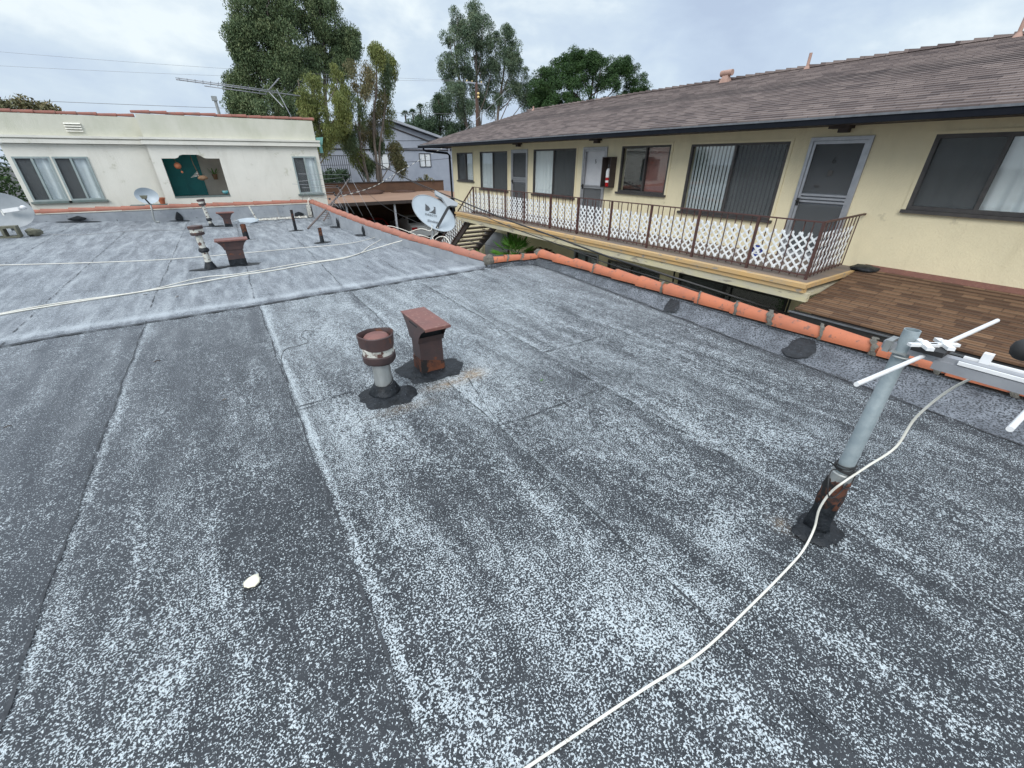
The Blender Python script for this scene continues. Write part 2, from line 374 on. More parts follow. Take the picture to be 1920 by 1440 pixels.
# ============================================================ OUR BUILDING
bld = thing('flat_roof_building', (-2, 6, -3.2), 'flat roofed building underfoot with white specked grey membrane and orange tile coping', 'building')
FAR = [(2.39, 15.4, 0, .36), (2.45, 13.64, 0, .34), (2.58, 12.22, 0, .27), (2.76, 10.58, 0, .20), (3.02, 8.79, 0, .12), (3.24, 7.19, 0, .11), (3.50, 6.2, 0, .04)]
YC = 6.0
def xr(y):
    if y < 6.02: return 4.34
    ys = [p[1] for p in FAR[::-1]]; xs = [p[0] for p in FAR[::-1]]
    return float(np.interp(y, ys, xs))+.02
def zr(x, y):
    return .28*np.clip((.9-x)/5, 0, 1.7)*np.clip((y-6.3)/9, 0, 1)
def crease(x): return 5.98 + .045*(x-1)*1 + .012*np.sin(x*3.1) + .008*np.sin(x*9.7)
def make_roof():
    ys = np.unique(np.concatenate([np.linspace(-2.2, 6.02, 150), np.linspace(6.06, 15.45, 150)])); nx = 430
    X = np.zeros((len(ys), nx)); Y = np.zeros_like(X)
    for i, y in enumerate(ys):
        X[i] = np.linspace(-9.5, xr(y), nx); Y[i] = y
    Z = zr(X, Y)
    cr = crease(X)
    Z += .010*np.exp(-((Y-cr-.16)/.13)**2)               # swollen lap along the crease
    Z += .004*np.sin(X*2.3+1)*np.sin(Y*.9) + .003*np.sin(X*5.1+Y*1.7)
    # seam laps
    def sm(u): return np.clip(u, 0, 1)
    dens = np.full_like(X, .37)
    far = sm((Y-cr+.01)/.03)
    seams = [-3.28, -2.16, -1.04, .08, 1.2, 2.2, 3.2]
    for k, sx in enumerate(seams):
        u = X - sx
        nearm = 1-far
        aw, ad = ((.2, .1), (.2, .1), (.42, .10), (.58, .18), (.20, .14), (.16, .14), (.08, .10))[k]
        wv = .75+.25*np.sin(Y*2.1+k*1.7)*np.sin(Y*.83+k)
        dens += nearm*(aw*wv*np.exp(-(np.maximum(u-.022, 0)/(.034+.014*np.sin(Y*3.3+k)))**2)*(u > .01) - ad*np.exp(-((u+.05)/(.04+.015*np.sin(Y*1.9+k)))**2)*(u < .01))
        Z += .005*sm(1-np.abs(u+.012)/.02)*nearm
    strip = np.searchsorted(seams, X)
    sd = np.array([-.06, -.06, -.08, -.04, .02, .02, .02, -.02]); dens += sd[np.clip(strip, 0, 7)]*(1-far)
    dens += (1-far)*(.13*sm((Y-1.9)/2.5)*(X > 0) - .05*sm((1.1-Y)/1.2)*sm((X-.4)/.6))
    # big soft patches read from the roof itself
    def patch(cx, cy, rx, ry, a):
        nonlocal dens
        dens = dens + .55*a*np.exp(-((X-cx)/rx)**2-((Y-cy)/ry)**2)
    for c in ((.35, 2.55, .25, .35, .45), (1.5, 2.6, .5, .5, .28), (.8, 1.1, .35, .35, .25), (-.55, 1.6, .18, .9, .22), (-.75, 1.1, .2, .5, .25), (.3, 1.0, .12, .9, .25),
              (1.0, .55, .28, .22, .5), (.45, .35, .5, .3, .15), (1.7, .62, .16, .16, .55), (2.6, .9, .5, .25, .2), (3.3, 1.9, .5, .9, .18), (-.2, 1.9, .25, .3, -.35), (.72, 1.55, .25, .4, -.30),
              (1.45, 1.1, .35, .35, -.18), (-1.6, 3.2, .7, 1.6, -.22), (-.5, 4.0, .45, 1.5, -.18), (1.9, 4.5, 1.0, 1.2, .12), (.6, 4.6, .4, .9, .06), (-2.6, 2.2, .6, .8, .1),
              (1.0, 2.72, .5, .1, .2), (-.15, 3.1, .16, .16, .15)): patch(*c)
    # the smoother unworn strip along the flashing
    xb = 3.87+.085*np.clip(Y, -2, 5.2)
    dens += -.5*np.exp(-((X-xb+.0)/.05)**2)*(Y < 6)
    fl = (X > xb) & (Y < 6.03)
    Zf = np.where(fl, .10*np.clip((X-xb)/(4.34-xb), 0, 1)**1.3, 0); Z += Zf
    # far area density for streaks
    dens = np.where(far > .5, .45 + .35*np.exp(-((Y-cr-.25)/.12)**2) - .3*np.exp(-((Y-cr-.08)/.05)**2), dens)
    rust = .9*np.exp(-((X-1.43)/.10)**2-((Y-2.80)/.075)**2) + .8*np.exp(-((X-1.17)/.16)**2-((Y-2.76)/.05)**2) + .35*np.exp(-((X-.75)/.22)**2-((Y-2.58)/.04)**2) + .4*np.exp(-((X-1.93)/.04)**2-((Y-.5)/.04)**2)
    far = np.maximum(far, .34*sm((Y-1.7)/3.6) + .26*sm((-.2-X)/1.6)*sm((Y-.6)/1.5))      # grazing sheen painted as paler grey, stronger farther off and leftward
    ny = len(ys); vs = np.stack([X, Y, Z], -1).reshape(-1, 3)
    idx = np.arange(ny*nx).reshape(ny, nx)
    q = np.stack([idx[:-1, :-1], idx[:-1, 1:], idx[1:, 1:], idx[1:, :-1]], -1).reshape(-1, 4)
    flq = (fl[:-1, :-1] & fl[1:, 1:]).reshape(-1)
    me = bpy.data.meshes.new('roof_surface'); me.vertices.add(len(vs)); me.vertices.foreach_set('co', vs.ravel())
    me.loops.add(q.size); me.loops.foreach_set('vertex_index', q.ravel())
    me.polygons.add(len(q)); me.polygons.foreach_set('loop_start', np.arange(0, q.size, 4)); me.polygons.foreach_set('loop_total', np.full(len(q), 4))
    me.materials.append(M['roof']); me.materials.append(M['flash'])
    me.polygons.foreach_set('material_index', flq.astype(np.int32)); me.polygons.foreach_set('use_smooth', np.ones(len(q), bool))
    me.update(calc_edges=True)
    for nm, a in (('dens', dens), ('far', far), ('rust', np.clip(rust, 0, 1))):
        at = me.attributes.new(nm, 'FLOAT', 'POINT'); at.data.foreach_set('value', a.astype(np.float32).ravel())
    me.validate()
    o = bpy.data.objects.new('roof_surface', me); COL.objects.link(o); o.parent = bld; o.matrix_parent_inverse = Matrix.Translation(-bld.location)
    return o
roof = make_roof()
# dark lap lines
def lapline(mb, pts, w, seed=0, gap=0.0, dz=.007):
    rnd = random.Random(seed); pts = [V((p[0], p[1], 0)) for p in pts]
    for a, b in zip(pts[:-1], pts[1:]):
        n = max(2, int((b-a).length/.05)); d = (b-a).normalized(); s_ = V((-d.y, d.x, 0))
        ph = rnd.uniform(0, 9)
        def P(t, side):
            c = a.lerp(b, t); q = c + s_*(.006*math.sin(t*n*.31+ph)+.003*math.sin(t*n*.9+ph*2))
            ww = w*(.45+.55*abs(math.sin(t*n*.23+ph)))*(.8+.4*math.sin(t*n*1.3)); q = q + s_*side*ww/2
            z = float(zr(q.x, q.y)) + .010*math.exp(-((q.y-float(crease(q.x))-.16)/.13)**2) + .004*math.sin(q.x*2.3+1)*math.sin(q.y*.9) + .003*math.sin(q.x*5.1+q.y*1.7)
            return (q.x, q.y, z+dz)
        for i in range(n):
            if rnd.random() < gap: continue
            t0, t1 = i/n, (i+1)/n
            mb.add([P(t0, -1), P(t0, 1), P(t1, 1), P(t1, -1)], [(0, 1, 2, 3)])
mb = MB()
for k, sx in enumerate((-3.28, -2.16, -1.04, .075, 1.19, 2.19, 3.2)):
    lapline(mb, [(sx, -2.2), (sx+.006, 1.2), (sx-.004, 3.2), (sx, 5.95)], .013 if sx < 1 else .010, k, .05 if sx < 1.5 else .2)
    if sx < 2.4: lapline(mb, [(sx-.02, 6.3), (sx+.18, 15.3)], .012, k+20, .3)
lapline(mb, [(x, float(crease(x))-.015) for x in np.linspace(-9, 3.4, 40)], .055, 5, 0, .012)
lapline(mb, [(.09, 3.02), (.52, 3.03)], .012, 6); lapline(mb, [(.09, 2.98), (.52, 2.99)], .008, 61, .2)
lapline(mb, [(1.2, 2.01), (2.2, 2.0)], .014, 7, .05); lapline(mb, [(2.2, 2.82), (3.2, 2.81)], .014, 8, .05)
lapline(mb, [(1.36, 2.75), (1.2, 2.01)], .008, 9, .1)
lapline(mb, [(3.45, 6.2), (3.75, 5.75)], .02, 10)
xb_ = lambda y: 3.87+.085*min(y, 5.2)
lapline(mb, [(xb_(y)-.01, y) for y in np.linspace(-2, 5.2, 18)], .016, 11, .03)
lapline(mb, [(4.3, 5.2), (4.28, 5.9)], .016, 12)
lapline(mb, [(-1.9, 5.5), (-1.5, 5.5)], .01, 13)
mb.build('lap_seams', 'tarline', bld)
# parapets
def parapet(pts, zt, w, name, mat):
    mb = MB()
    n = len(pts)
    for i in range(n-1):
        a = V(pts[i][:2]).to_3d(); b = V(pts[i+1][:2]).to_3d(); d = (b-a).normalized(); s_ = V((d.y, -d.x, 0))*w
        za, zb = zt[i], zt[i+1]
        up = lambda p, z: V((p.x, p.y, z))
        mb.hexa([up(a, -.05), up(b, -.05), up(b+s_, -.05), up(a+s_, -.05), up(a, za), up(b, zb), up(b+s_, zb), up(a+s_, za)])
    return mb.build(name, mat, bld)
parapet([(4.36, 5.9), (4.36, -2.6)], [.11, .11], -.22, 'parapet', 'flash')
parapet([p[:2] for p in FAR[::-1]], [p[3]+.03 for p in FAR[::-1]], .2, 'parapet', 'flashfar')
# back parapet, taller to the right because the roof falls that way
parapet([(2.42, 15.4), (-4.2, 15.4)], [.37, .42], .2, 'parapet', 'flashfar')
parapet([(3.5, 6.12), (4.4, 5.86)], [.05, .09], -.2, 'parapet', 'flash')
# outer walls under the roof
wb = MB()
outer = [(-9.5, -2.6), (4.56, -2.6), (4.56, 5.98), (3.62, 6.28), (2.66, 15.6), (-9.5, 15.6)]
n = len(outer)
wb.add([(x, y, -3.2) for x, y in outer] + [(x, y, -.06) for x, y in outer], [(i, (i+1) % n, n+(i+1) % n, n+i) for i in range(n)] + [tuple(range(2*n-1, n-1, -1))])
wb.build('wall', 'stuccoW', bld)

def coping(path, name, mat, parent, r=.078, ln=.42, flip=False, jit=.006, arc=205, seed=1, sx=1.0):
    rnd = random.Random(seed); path = [V(p) for p in path]; mb = MB()
    # walk the polyline
    seg = []; tot = 0
    for a, b in zip(path[:-1], path[1:]): seg.append((a, b, tot, (b-a).length)); tot += (b-a).length
    def at(s_):
        s_ = max(0, min(tot-1e-4, s_))
        for a, b, t0, l in seg:
            if s_ <= t0+l: return a.lerp(b, (s_-t0)/l)
        return path[-1]
    nt_ = max(1, round(tot/ln)); l = tot/nt_; na = 12
    for i in range(nt_):
        a = at(i*l - (.03 if i else 0)); b = at((i+1)*l+.03)
        ra, rb = (r*.78, r*1.12) if not flip else (r*1.12, r*.78)
        ra *= rnd.uniform(.97, 1.03); rb *= rnd.uniform(.97, 1.03)
        dz = rnd.uniform(-jit, jit); dxy = rnd.uniform(-jit, jit)
        d = (b-a).normalized(); s_ = d.cross(V((0, 0, 1))).normalized(); u = s_.cross(d)
        off = s_*dxy + V((0, 0, dz))
        rings = []
        for c, rr in ((a, ra), (a.lerp(b, .5), (ra+rb)/2), (b, rb), (b, rb-.014), (a, ra-.014)):
            rings.append([c+off + (s_*math.cos(t)*sx + u*math.sin(t)*.95)*rr for t in [R(90-arc/2+arc*k/na) for k in range(na+1)]])
        vs = [q for g_ in rings for q in g_]; fs = []; m1 = na+1
        for j in range(5):
            for k in range(na):
                p, q = j*m1+k, ((j+1) % 5)*m1+k
                fs.append((p, p+1, q+1, q))
        fs += [(0, m1, 2*m1, 3*m1, 4*m1), (na, 4*m1+na, 3*m1+na, 2*m1+na, m1+na)]
        mb.add(vs, fs)
    return mb.build(name, mat, parent, True, 50)
zt = .135
coping([(4.44, -2.6, zt+.015), (4.44, 5.86, zt+.015)], 'coping_tiles', 'tile', bld, .088, .44, False, seed=3)
coping([(4.40, 5.90, .125), (3.58, 6.20, .085)], 'coping_tiles', 'tile', bld, .075, .31, False, seed=4)
coping([(p[0]+.09, p[1], p[3]+.055) for p in FAR[::-1]], 'coping_tiles', 'tilefar', bld, .085, .40, False, seed=5)
coping([(2.40, 15.48, .43), (-4.2, 15.48, .47)], 'coping_tiles', 'tilefar', bld, .082, .52, False, seed=6)
# mortar lumps and joints
MB().blob((4.42, 5.92, .15), (.10, .10, .10), 14, .12).build('mortar_lump', 'mortar', bld, True); MB().blob((3.58, 6.20, .10), (.10, .11, .11), 14, .12).build('mortar_lump', 'mortar', bld, True)
def band(mb, c, d, r, w, a0, a1, j=.3):
    c = V(c); d = V(d).normalized(); s_ = d.cross(V((0, 0, 1))).normalized(); u = s_.cross(d); k = 14; vs = []
    for i in range(k+1):
        t = a0+(a1-a0)*i/k
        for sd in (-1, 1):
            vs.append(c + d*(sd*w/2*(1+random.uniform(-j, j)) + .03*math.sin(t*1.5)) + (s_*math.cos(t)+u*math.sin(t))*(r+.006+random.uniform(0, .004)))
    mb.add(vs, [(2*i, 2*i+1, 2*i+3, 2*i+2) for i in range(k)]); mb.build('mortar_joint', 'mortar', bld, True)
for yy, w in ((4.52, .03), (3.28, .03), (2.30, .035), (1.93, .06), (1.46, .03), (1.05, .05), (.62, .035), (.20, .045), (2.75, .02)):
    band(MB(), (4.44, yy, zt+.015), (0, 1, 0), .092, w, R(random.choice((-15, 20, 60))), R(195), .6)
band(MB(), (4.1, 6.01, .11), (.82, -.3, .04), .077, .05, R(-10), R(190)); band(MB(), (3.86, 6.1, .10), (.82, -.3, .04), .077, .035, R(-10), R(190))
# black patch marks on the parapets
def mark(p, s, w, h, seed, nrm=(-1, 0, 0), foot=True):
    rnd = random.Random(seed); p = V(p); s = V(s).normalized(); mb_ = MB(); n_ = V(nrm)
    vs = [p + s*(w*.5*rnd.uniform(.7, 1.1)*math.cos(a)*(1-max(0, math.sin(a))*.65)) + V((0, 0, h*(.45+.5*math.sin(a)))) + n_*.012 for a in [2*PI*k/12 for k in range(12)]]
    c = p + V((0, 0, h*.45)) + n_*.02
    mb_.add(vs+[c], [(i, (i+1) % 12, 12) for i in range(12)])
    if foot:
        q = [p + n_*.09 + s*(w*1.1*math.cos(a)) + n_*(.11*math.sin(a)) for a in [2*PI*k/14 for k in range(14)]]
        mb_.add([(v.x, v.y, float(zr(v.x, v.y))+.012) for v in q], [tuple(range(14))])
    return mb_.build('tar_patch', 'tar', bld)
dd = V((-.19, 1.6, 0)).normalized()
(mark((2.53, 12.5, 0), dd, .20, .27, 1)); (mark((2.73, 10.75, 0), dd, .16, .24, 2))
(mark((-1.05, 15.38, .10), (1, 0, 0), .22, .26, 3, (0, -1, 0))); (mark((-3.1, 15.38, .25), (1, 0, 0), .4, .12, 4, (0, -1, 0)))
(mark((2.0, 15.38, .03), (1, 0, 0), .35, .15, 5, (0, -1, 0)))
mk = MB()
def cant(x, y):
    xb = 3.87+.085*max(-2, min(5.2, y)); return .10*max(0, min(1, (x-xb)/(4.34-xb)))**1.3+.010
q = [(4.15, 2.85), (4.25, 2.88), (4.33, 2.95), (4.33, 3.08), (4.22, 3.06), (4.12, 3.0)]
mk.add([(x, y, cant(x, y)) for x, y in q], [tuple(range(6))]); mk.build('tar_patch', 'tar', bld); mk = MB()
q = [(4.02, 1.44), (4.10, 1.38), (4.20, 1.37), (4.28, 1.41), (4.34, 1.46), (4.33, 1.57), (4.25, 1.61), (4.16, 1.59), (4.08, 1.61), (4.01, 1.52)]
mk.add([(x, y, cant(x, y)) for x, y in q]+[(4.17, 1.49, cant(4.17, 1.49)+.006)], [(i, (i+1) % 10, 10) for i in range(10)]); mk.build('tar_patch', 'tar', bld)
# white dried caulk along foot of the back parapet
mb = MB(); pts = []
k = 40
for i in range(k+1):
    x = .2+2.0*i/k; pts.append((x, 15.38, .035+.02*random.random()))
for i in range(k+1):
    x = .2+2.0*i/k; pts.append((x, 15.20-.12*random.random()-.06*math.sin(i*.7), .012))
mb.add(pts, [(i, i+1, k+2+i, k+1+i) for i in range(k)]); mb.build('dried_caulk', 'whitepaint', bld)

# ============================================================ ROOF FURNITURE
def tar_patch(mb, c, rx, ry, h, seed, n=44, rise=.0):
    rnd = random.Random(seed); ph = [rnd.uniform(0, 6.3) for _ in range(4)]
    rings = [(1, .004), (.93, .012), (.6, .016+rise*.3), (.3, h)]
    vs = []
    for q, z in rings:
        for k in range(n):
            a = 2*PI*k/n; w = 1+.09*math.sin(2*a+ph[0])+.08*math.sin(3*a+ph[1])+.06*math.sin(5*a+ph[2])+.045*math.sin(9*a+ph[3])+.03*math.sin(14*a+ph[0])
            vs.append((c[0]+rx*q*w*math.cos(a), c[1]+ry*q*w*math.sin(a), c[2]+z))
    fs = [(i*n+k, i*n+(k+1) % n, (i+1)*n+(k+1) % n, (i+1)*n+k) for i in range(3) for k in range(n)] + [tuple(range(3*n, 4*n))]
    mb.add(vs, fs); return mb

# near round vent with strapped cap
vb = V((.695, 2.865, 0)); t = thing('round_vent', vb, 'round vent pipe in the foreground, rusty drum cap banded in peeling white paint', 'roof vent', 'round vent pipes with banded caps')
tar_patch(MB(), vb-V((0, .035, 0)), .205, .20, .03, 9, n=44, rise=.02).build('tar_flashing', 'tar', t, True)
MB().lathe([(.125, .012), (.105, .045), (.088, .08), (.078, .10)], vb, 20, wob=lambda a, z: .06*math.sin(3*a+z*20)).build('tar_collar', 'tar', t, True)
MB().lathe([(.066, .04), (.066, .30)], vb, 24).build('pipe', 'galv', t, True, 40)
MB().tube([vb+V((.070*math.cos(a), .070*math.sin(a), .115+.025*math.sin(a+1))) for a in [2*PI*k/20 for k in range(21)]], .004, 6).build('wire_tie', 'blackcable', t, True)
cap = MB().lathe([(.070, .275), (.106, .288), (.118, .305), (.119, .350), (.112, .357)], vb, 28, wob=lambda a, z: .035*math.sin(4*a+.6)).build('cap_base', 'rust', t, True, 35)
MB().lathe([(.106, .352), (.111, .358), (.113, .405), (.108, .410)], vb, 28, wob=lambda a, z: .02*math.sin(4*a+.6)).build('painted_band', 'whitepaint', t, True, 35)
MB().lathe([(.110, .402), (.121, .408), (.125, .480), (.127, .500), (.121, .505), (.116, .495), (.112, .42)], vb, 28, wob=lambda a, z: .05*math.sin(3*a+.3)+.03*math.sin(5*a)+.02*math.sin(a*2+z*40)).build('cap_rim', 'rust', t, True, 35)
MB().lathe([(.092, .42), (.095, .474), (.078, .492), (.0005, .498)], vb, 24, wob=lambda a, z: .03*math.sin(2*a)).build('cap_dome', 'rusttop', t, True, 50)

# near square vent
def square_vent(c, w, d, hs, hb, ht, tx, ty, near, label, zb=0):
    c = V(c); t = thing('square_vent', c, label, 'roof vent', 'flared square metal vents')
    tar_patch(MB(), c, w*1.05+.07, d*1.0+.06, .03, int(c.y*10), rise=.01).build('tar_flashing', 'tar', t, True)
    m_ = MB(); m_.box(c.x-w/2, c.x+w/2, c.y-d/2, c.y+d/2, 0.005, hs).build('shaft', 'rust', t)
    m_ = MB(); m_.box(c.x-w/2-.004, c.x+w/2+.004, c.y-d/2-.004, c.y+d/2+.004, 0.006, hs*.42)
    for i in (4, 5, 6, 7): v = m_.v[i]; m_.v[i] = (v[0], v[1], v[2]*(.55+.7*random.random()))
    m_.build('rust_skirt', 'rusty' if near else 'tar', t)
    # hood: profile flaring in the long direction
    prof = [(0, hb), (.12, hb+.3*(ht-hb)), (.45, hb+.65*(ht-hb)), (1, ht)]
    m_ = MB()
    def half(f, z):
        if ty > tx: return (w/2+.012 + (tx/2-w/2-.012)*f*.9, d/2+.012+(ty/2-d/2-.012)*f)
        return (w/2+.012+(tx/2-w/2-.012)*f, d/2+.012+(ty/2-d/2-.012)*f*.9)
    rings = [half(f, z)+(z,) for f, z in prof]
    vs = [(c.x+sx*a, c.y+sy*b, z) for a, b, z in rings for sx, sy in ((-1, -1), (1, -1), (1, 1), (-1, 1))]
    fs = []
    for i in range(len(rings)-1):
        for k in range(4):
            if near and k == 0 and i >= 1: continue          # open mouth on the camera side
            if near and k == 2 and i >= 1: continue
            fs.append((i*4+k, i*4+(k+1) % 4, i*4+4+(k+1) % 4, i*4+4+k))
    m_.add(vs, fs)
    m_.build('hood', 'rust', t)
    if near:
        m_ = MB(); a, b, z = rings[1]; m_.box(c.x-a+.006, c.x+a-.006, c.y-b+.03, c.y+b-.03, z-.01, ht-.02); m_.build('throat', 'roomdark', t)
    m_ = MB(); a, b = tx/2+.006, ty/2+.006
    m_.hexa([(c.x-a, c.y-b, ht), (c.x+a, c.y-b, ht), (c.x+a, c.y+b, ht), (c.x-a, c.y+b, ht), (c.x-a, c.y-b, ht+.010), (c.x+a, c.y-b, ht+.010), (c.x+a, c.y+b, ht+.010), (c.x-a, c.y+b, ht+.010)])
    m_.box(c.x-a-.001, c.x+a+.001, c.y-b-.003, c.y-b, ht-.012, ht+.008)
    m_.build('top_plate', 'rusttop', t)
    return t
square_vent((1.155, 3.08, 0), .20, .17, .38, .30, .462, .20, .52, True, 'squarish rust brown vent in the foreground with slanted overhanging lid and open slot')
# far ones
square_vent((0, 8.58, 0), .25, .17, .33, .29, .44, .46, .26, False, 'flared rusty square vent beside the banded round pipe in the middle of the roof')
square_vent((.05, 13.95, 0), .17, .15, .28, .26, .385, .39, .22, False, 'farthest flared rusty vent near the back parapet')
def round_vent_far(c, top, h, r, label, collar, lean, capw):
    c = V(c); t = thing('round_vent', c, label, 'roof vent', 'round vent pipes with banded caps'); top = V(top)
    z0 = float(zr(c.x, c.y))
    tar_patch(MB(), (c.x, c.y, z0), .26, .10, .02, int(c.y*7)).build('tar_flashing', 'tar', t, True)
    ax = (top-c); L_ = ax.length; ax.normalize()
    P = lambda s_: c+ax*s_*L_
    MB().tube([P(0), P(.06), P(.2)], [r*2.0, r*1.9, r*1.05], 14).build('tar_cone', 'tar', t, True, 40)
    MB().tube([P(.1), P(.85)], r, 16).build('pipe', 'whitepaint', t, True, 40)
    MB().tube([P(collar), P(collar+.03), P(collar+.07), P(collar+.1)], [r*1.2, r*1.6, r*1.5, r*1.1], 14).build('tar_collar', 'tar', t, True, 40)
    MB().tube([P(.80), P(.81), P(.865)], [capw*.8, capw*.93, capw*.93], 16).build('cap_base', 'rust', t, True, 35)
    MB().tube([P(.865), P(.94)], capw*.88, 16).build('painted_band', 'whitepaint', t, True, 35)
    MB().tube([P(.94), P(1)], capw, 16).build('cap_rim', 'rust', t, True, 35)
round_vent_far((-.40, 8.5, 0), (-.425, 8.5, .69), .69, .048, 'banded round vent pipe standing beside the square vent in the middle of the roof', .42, 0, .105)
round_vent_far((-.32, 14.0, 0), (-.39, 14.0, .72), .72, .042, 'thin round vent pipe with a plain rusty cap near the back parapet', .28, 0, .09)
def stub(c, h, r, label):
    c = V(c); t = thing('pipe_stub', c, label, 'vent pipe', 'short rusty open pipes standing on the roof')
    tar_patch(MB(), c, .16, .11, .02, int(c.x*31)).build('tar_flashing', 'tar', t, True)
    MB().lathe([(r*1.15, .01), (r*1.05, h*.5)], c, 14).build('tar_sleeve', 'tar', t, True, 40)
    MB().lathe([(r, .01), (r, h), (r*.8, h), (r*.8, h-.06), (.0005, h-.06)], c, 14).build('pipe', 'rusty', t, True, 40)
stub((.305, 11.5, 0), .34, .055, 'thickest and shortest looking rusty pipe stub, just behind the square vent')
stub((1.46, 12.4, 0), .50, .032, 'tall thin rusty pipe stub beside the toppled antenna pole')
stub((1.67, 10.2, 0), .31, .038, 'rusty pipe stub nearest the parapet with black tar on its lower half')

# foreground antenna mast
mbse = V((2.05, .398, 0)); t = thing('tv_antenna', mbse, 'blue grey antenna mast in the right foreground with white crossed rods on a boom', 'antenna')
tar_patch(MB(), mbse+V((.0, -.01, 0)), .125, .10, .025, 8, rise=.01).build('tar_flashing', 'tar', t, True)
MB().lathe([(.056, .01), (.050, .04), (.046, .12), (.046, .2), (.044, .27)], mbse, 20, wob=lambda a, z: .07*math.sin(3*a+z*40)+.06*math.sin(7*a-z*90)).build('tarred_pipe', 'tar', t, True)
MB().lathe([(.047, .16), (.049, .21), (.048, .26), (.045, .31), (.040, .33)], mbse, 20, wob=lambda a, z: .06*math.sin(5*a+z*70)).build('rusty_wrap', 'rusty', t, True)
MB().lathe([(.040, .30), (.043, .305), (.043, .355), (.038, .36)], mbse, 20).build('hose_clamp', 'galv', t, True, 30)
hm = 1.04
mp = MB(); mp.lathe([(.031, .30), (.0275, .72), (.0265, .722), (.0255, hm), (.0225, hm), (.0225, hm-.1), (.0005, hm-.1)], mbse, 28); mp.build('mast', 'mast', t, True, 40)
wr = MB()
for k in range(5):
    z = .375+.006*k; wr.tube([mbse+V(((.036+.002*k)*math.cos(a), (.036+.003*math.sin(3*a+k))*math.sin(a), z+.008*math.sin(a+k))) for a in [2*PI*q/18 for q in range(19)]], .0035, 6)
wr.tube(smoothpath([mbse+V(p) for p in ((-.03, 0, .38), (-.09, .02, .39), (-.13, .0, .34), (-.12, -.02, .28), (-.06, -.03, .27), (-.03, -.04, .33))]), .003, 6)
wr.tube(smoothpath([mbse+V(p) for p in ((-.03, -.02, .34), (-.06, -.04, .32), (0, -.045, .30), (.03, -.04, .34), (.01, -.04, .38))]), .003, 6)
wr.tube(smoothpath([mbse+V(p) for p in ((-.02, .03, .38), (-.06, .05, .41), (-.10, .06, .43))]), .003, 6)
wr.tube(smoothpath([mbse+V(p) for p in ((.03, -.02, .25), (.08, -.03, .24), (.09, -.06, .245))]), .0025, 6)
wr.build('wire_wrap', 'blackcable', t, True)
zb = .965
bm = MB(); bm.beam((2.05, .46, zb), (2.05, .02, zb), .035, .03); bm.beam((2.05, .30, zb-.02), (2.05, -.5, zb-.02), .05, .035, mi=0)
bm.build('boom', 'alu', t)
bm = MB(); bm.beam((2.075, .24, zb+.012), (2.075, -.5, zb+.012), .010, .02); bm.beam((2.025, .24, zb+.008), (2.025, -.5, zb+.008), .008, .012); bm.box(2.065, 2.09, .175, .20, zb+.01, zb+.05); bm.build('boom_rail', 'white', t)
MB().tube([mbse+V((.045*math.cos(a), .045*math.sin(a)-.004, zb-.025+.0*a)) for a in [R(160)+R(220)*q/14 for q in range(15)]], .0045, 8).build('u_bolt', 'galv', t, True)
clm = MB(); clm.box(2.005, 2.095, .375, .425, zb-.014, zb-.010); clm.beam((2.01, .44, zb+.004), (2.085, .44, zb+.004), .02, .045); clm.build('mast_clamp', 'galv', t)
def element(y, x0, x1, z, r=.0075):
    e = MB(); e.tube([(x0, y, z+.012), (x1, y-.02, z-.02)], r, 12); e.build('element', 'white', t, True, 50)
element(.352, 1.485, 2.02, zb+.02); element(.30, 2.08, 2.72, zb+.035, .0085); element(.035, 1.56, 2.62, zb+.01)
hb = MB(); hb.box(2.0, 2.10, .28, .37, zb+.016, zb+.034); hb.build('element_clamp', 'black', t)
hb = MB()
for dx, dy in ((-.03, .02), (.035, -.02)):
    hb.beam((2.05+dx-.04, .325+dy-.03, zb+.042), (2.05+dx+.04, .325+dy+.03, zb+.042), .022, .012); hb.beam((2.05+dx-.04, .325+dy+.03, zb+.040), (2.05+dx+.04, .325+dy-.03, zb+.040), .018, .010)
    hb.blob((2.05+dx, .325+dy, zb+.05), (.013, .013, .008), 8, 0)
hb.build('bracket', 'white', t)
MB().blob((2.21, .125, 1.02), (.045, .04, .04), 16, .02).build('signal_box', 'black', t, True)
MB().beam((2.18, .11, 1.0), (2.08, .08, zb+.02), .012, .012).build('box_bracket', 'blackcable', t)
cable('coaxial_cable', [(-3.2, .9, .008), (-1.8, .8, .008), (-.6, .52, .008), (-.1, .465, .008), (.332, .423, .008), (.444, .411, .008), (.765, .377, .008), (1.047, .343, .008), (1.364, .343, .008), (1.718, .352, .01), (1.87, .365, .012), AX(1527, 990, 1.975), AX(1536, 955, 1.975), AX(1556, 925, 1.98), AX(1583, 903, 1.99), AX(1630, 872, 2.12), AX(1680, 838, 2.2), AX(1718, 782, 2.22), AX(1787, 727, 2.2), AX(1857, 700, 2.15), AX(1930, 698, 2.1)], .0050, 'cable', 'long white cable snaking over the foreground roof and up to the antenna boom', 'cable', n=8)

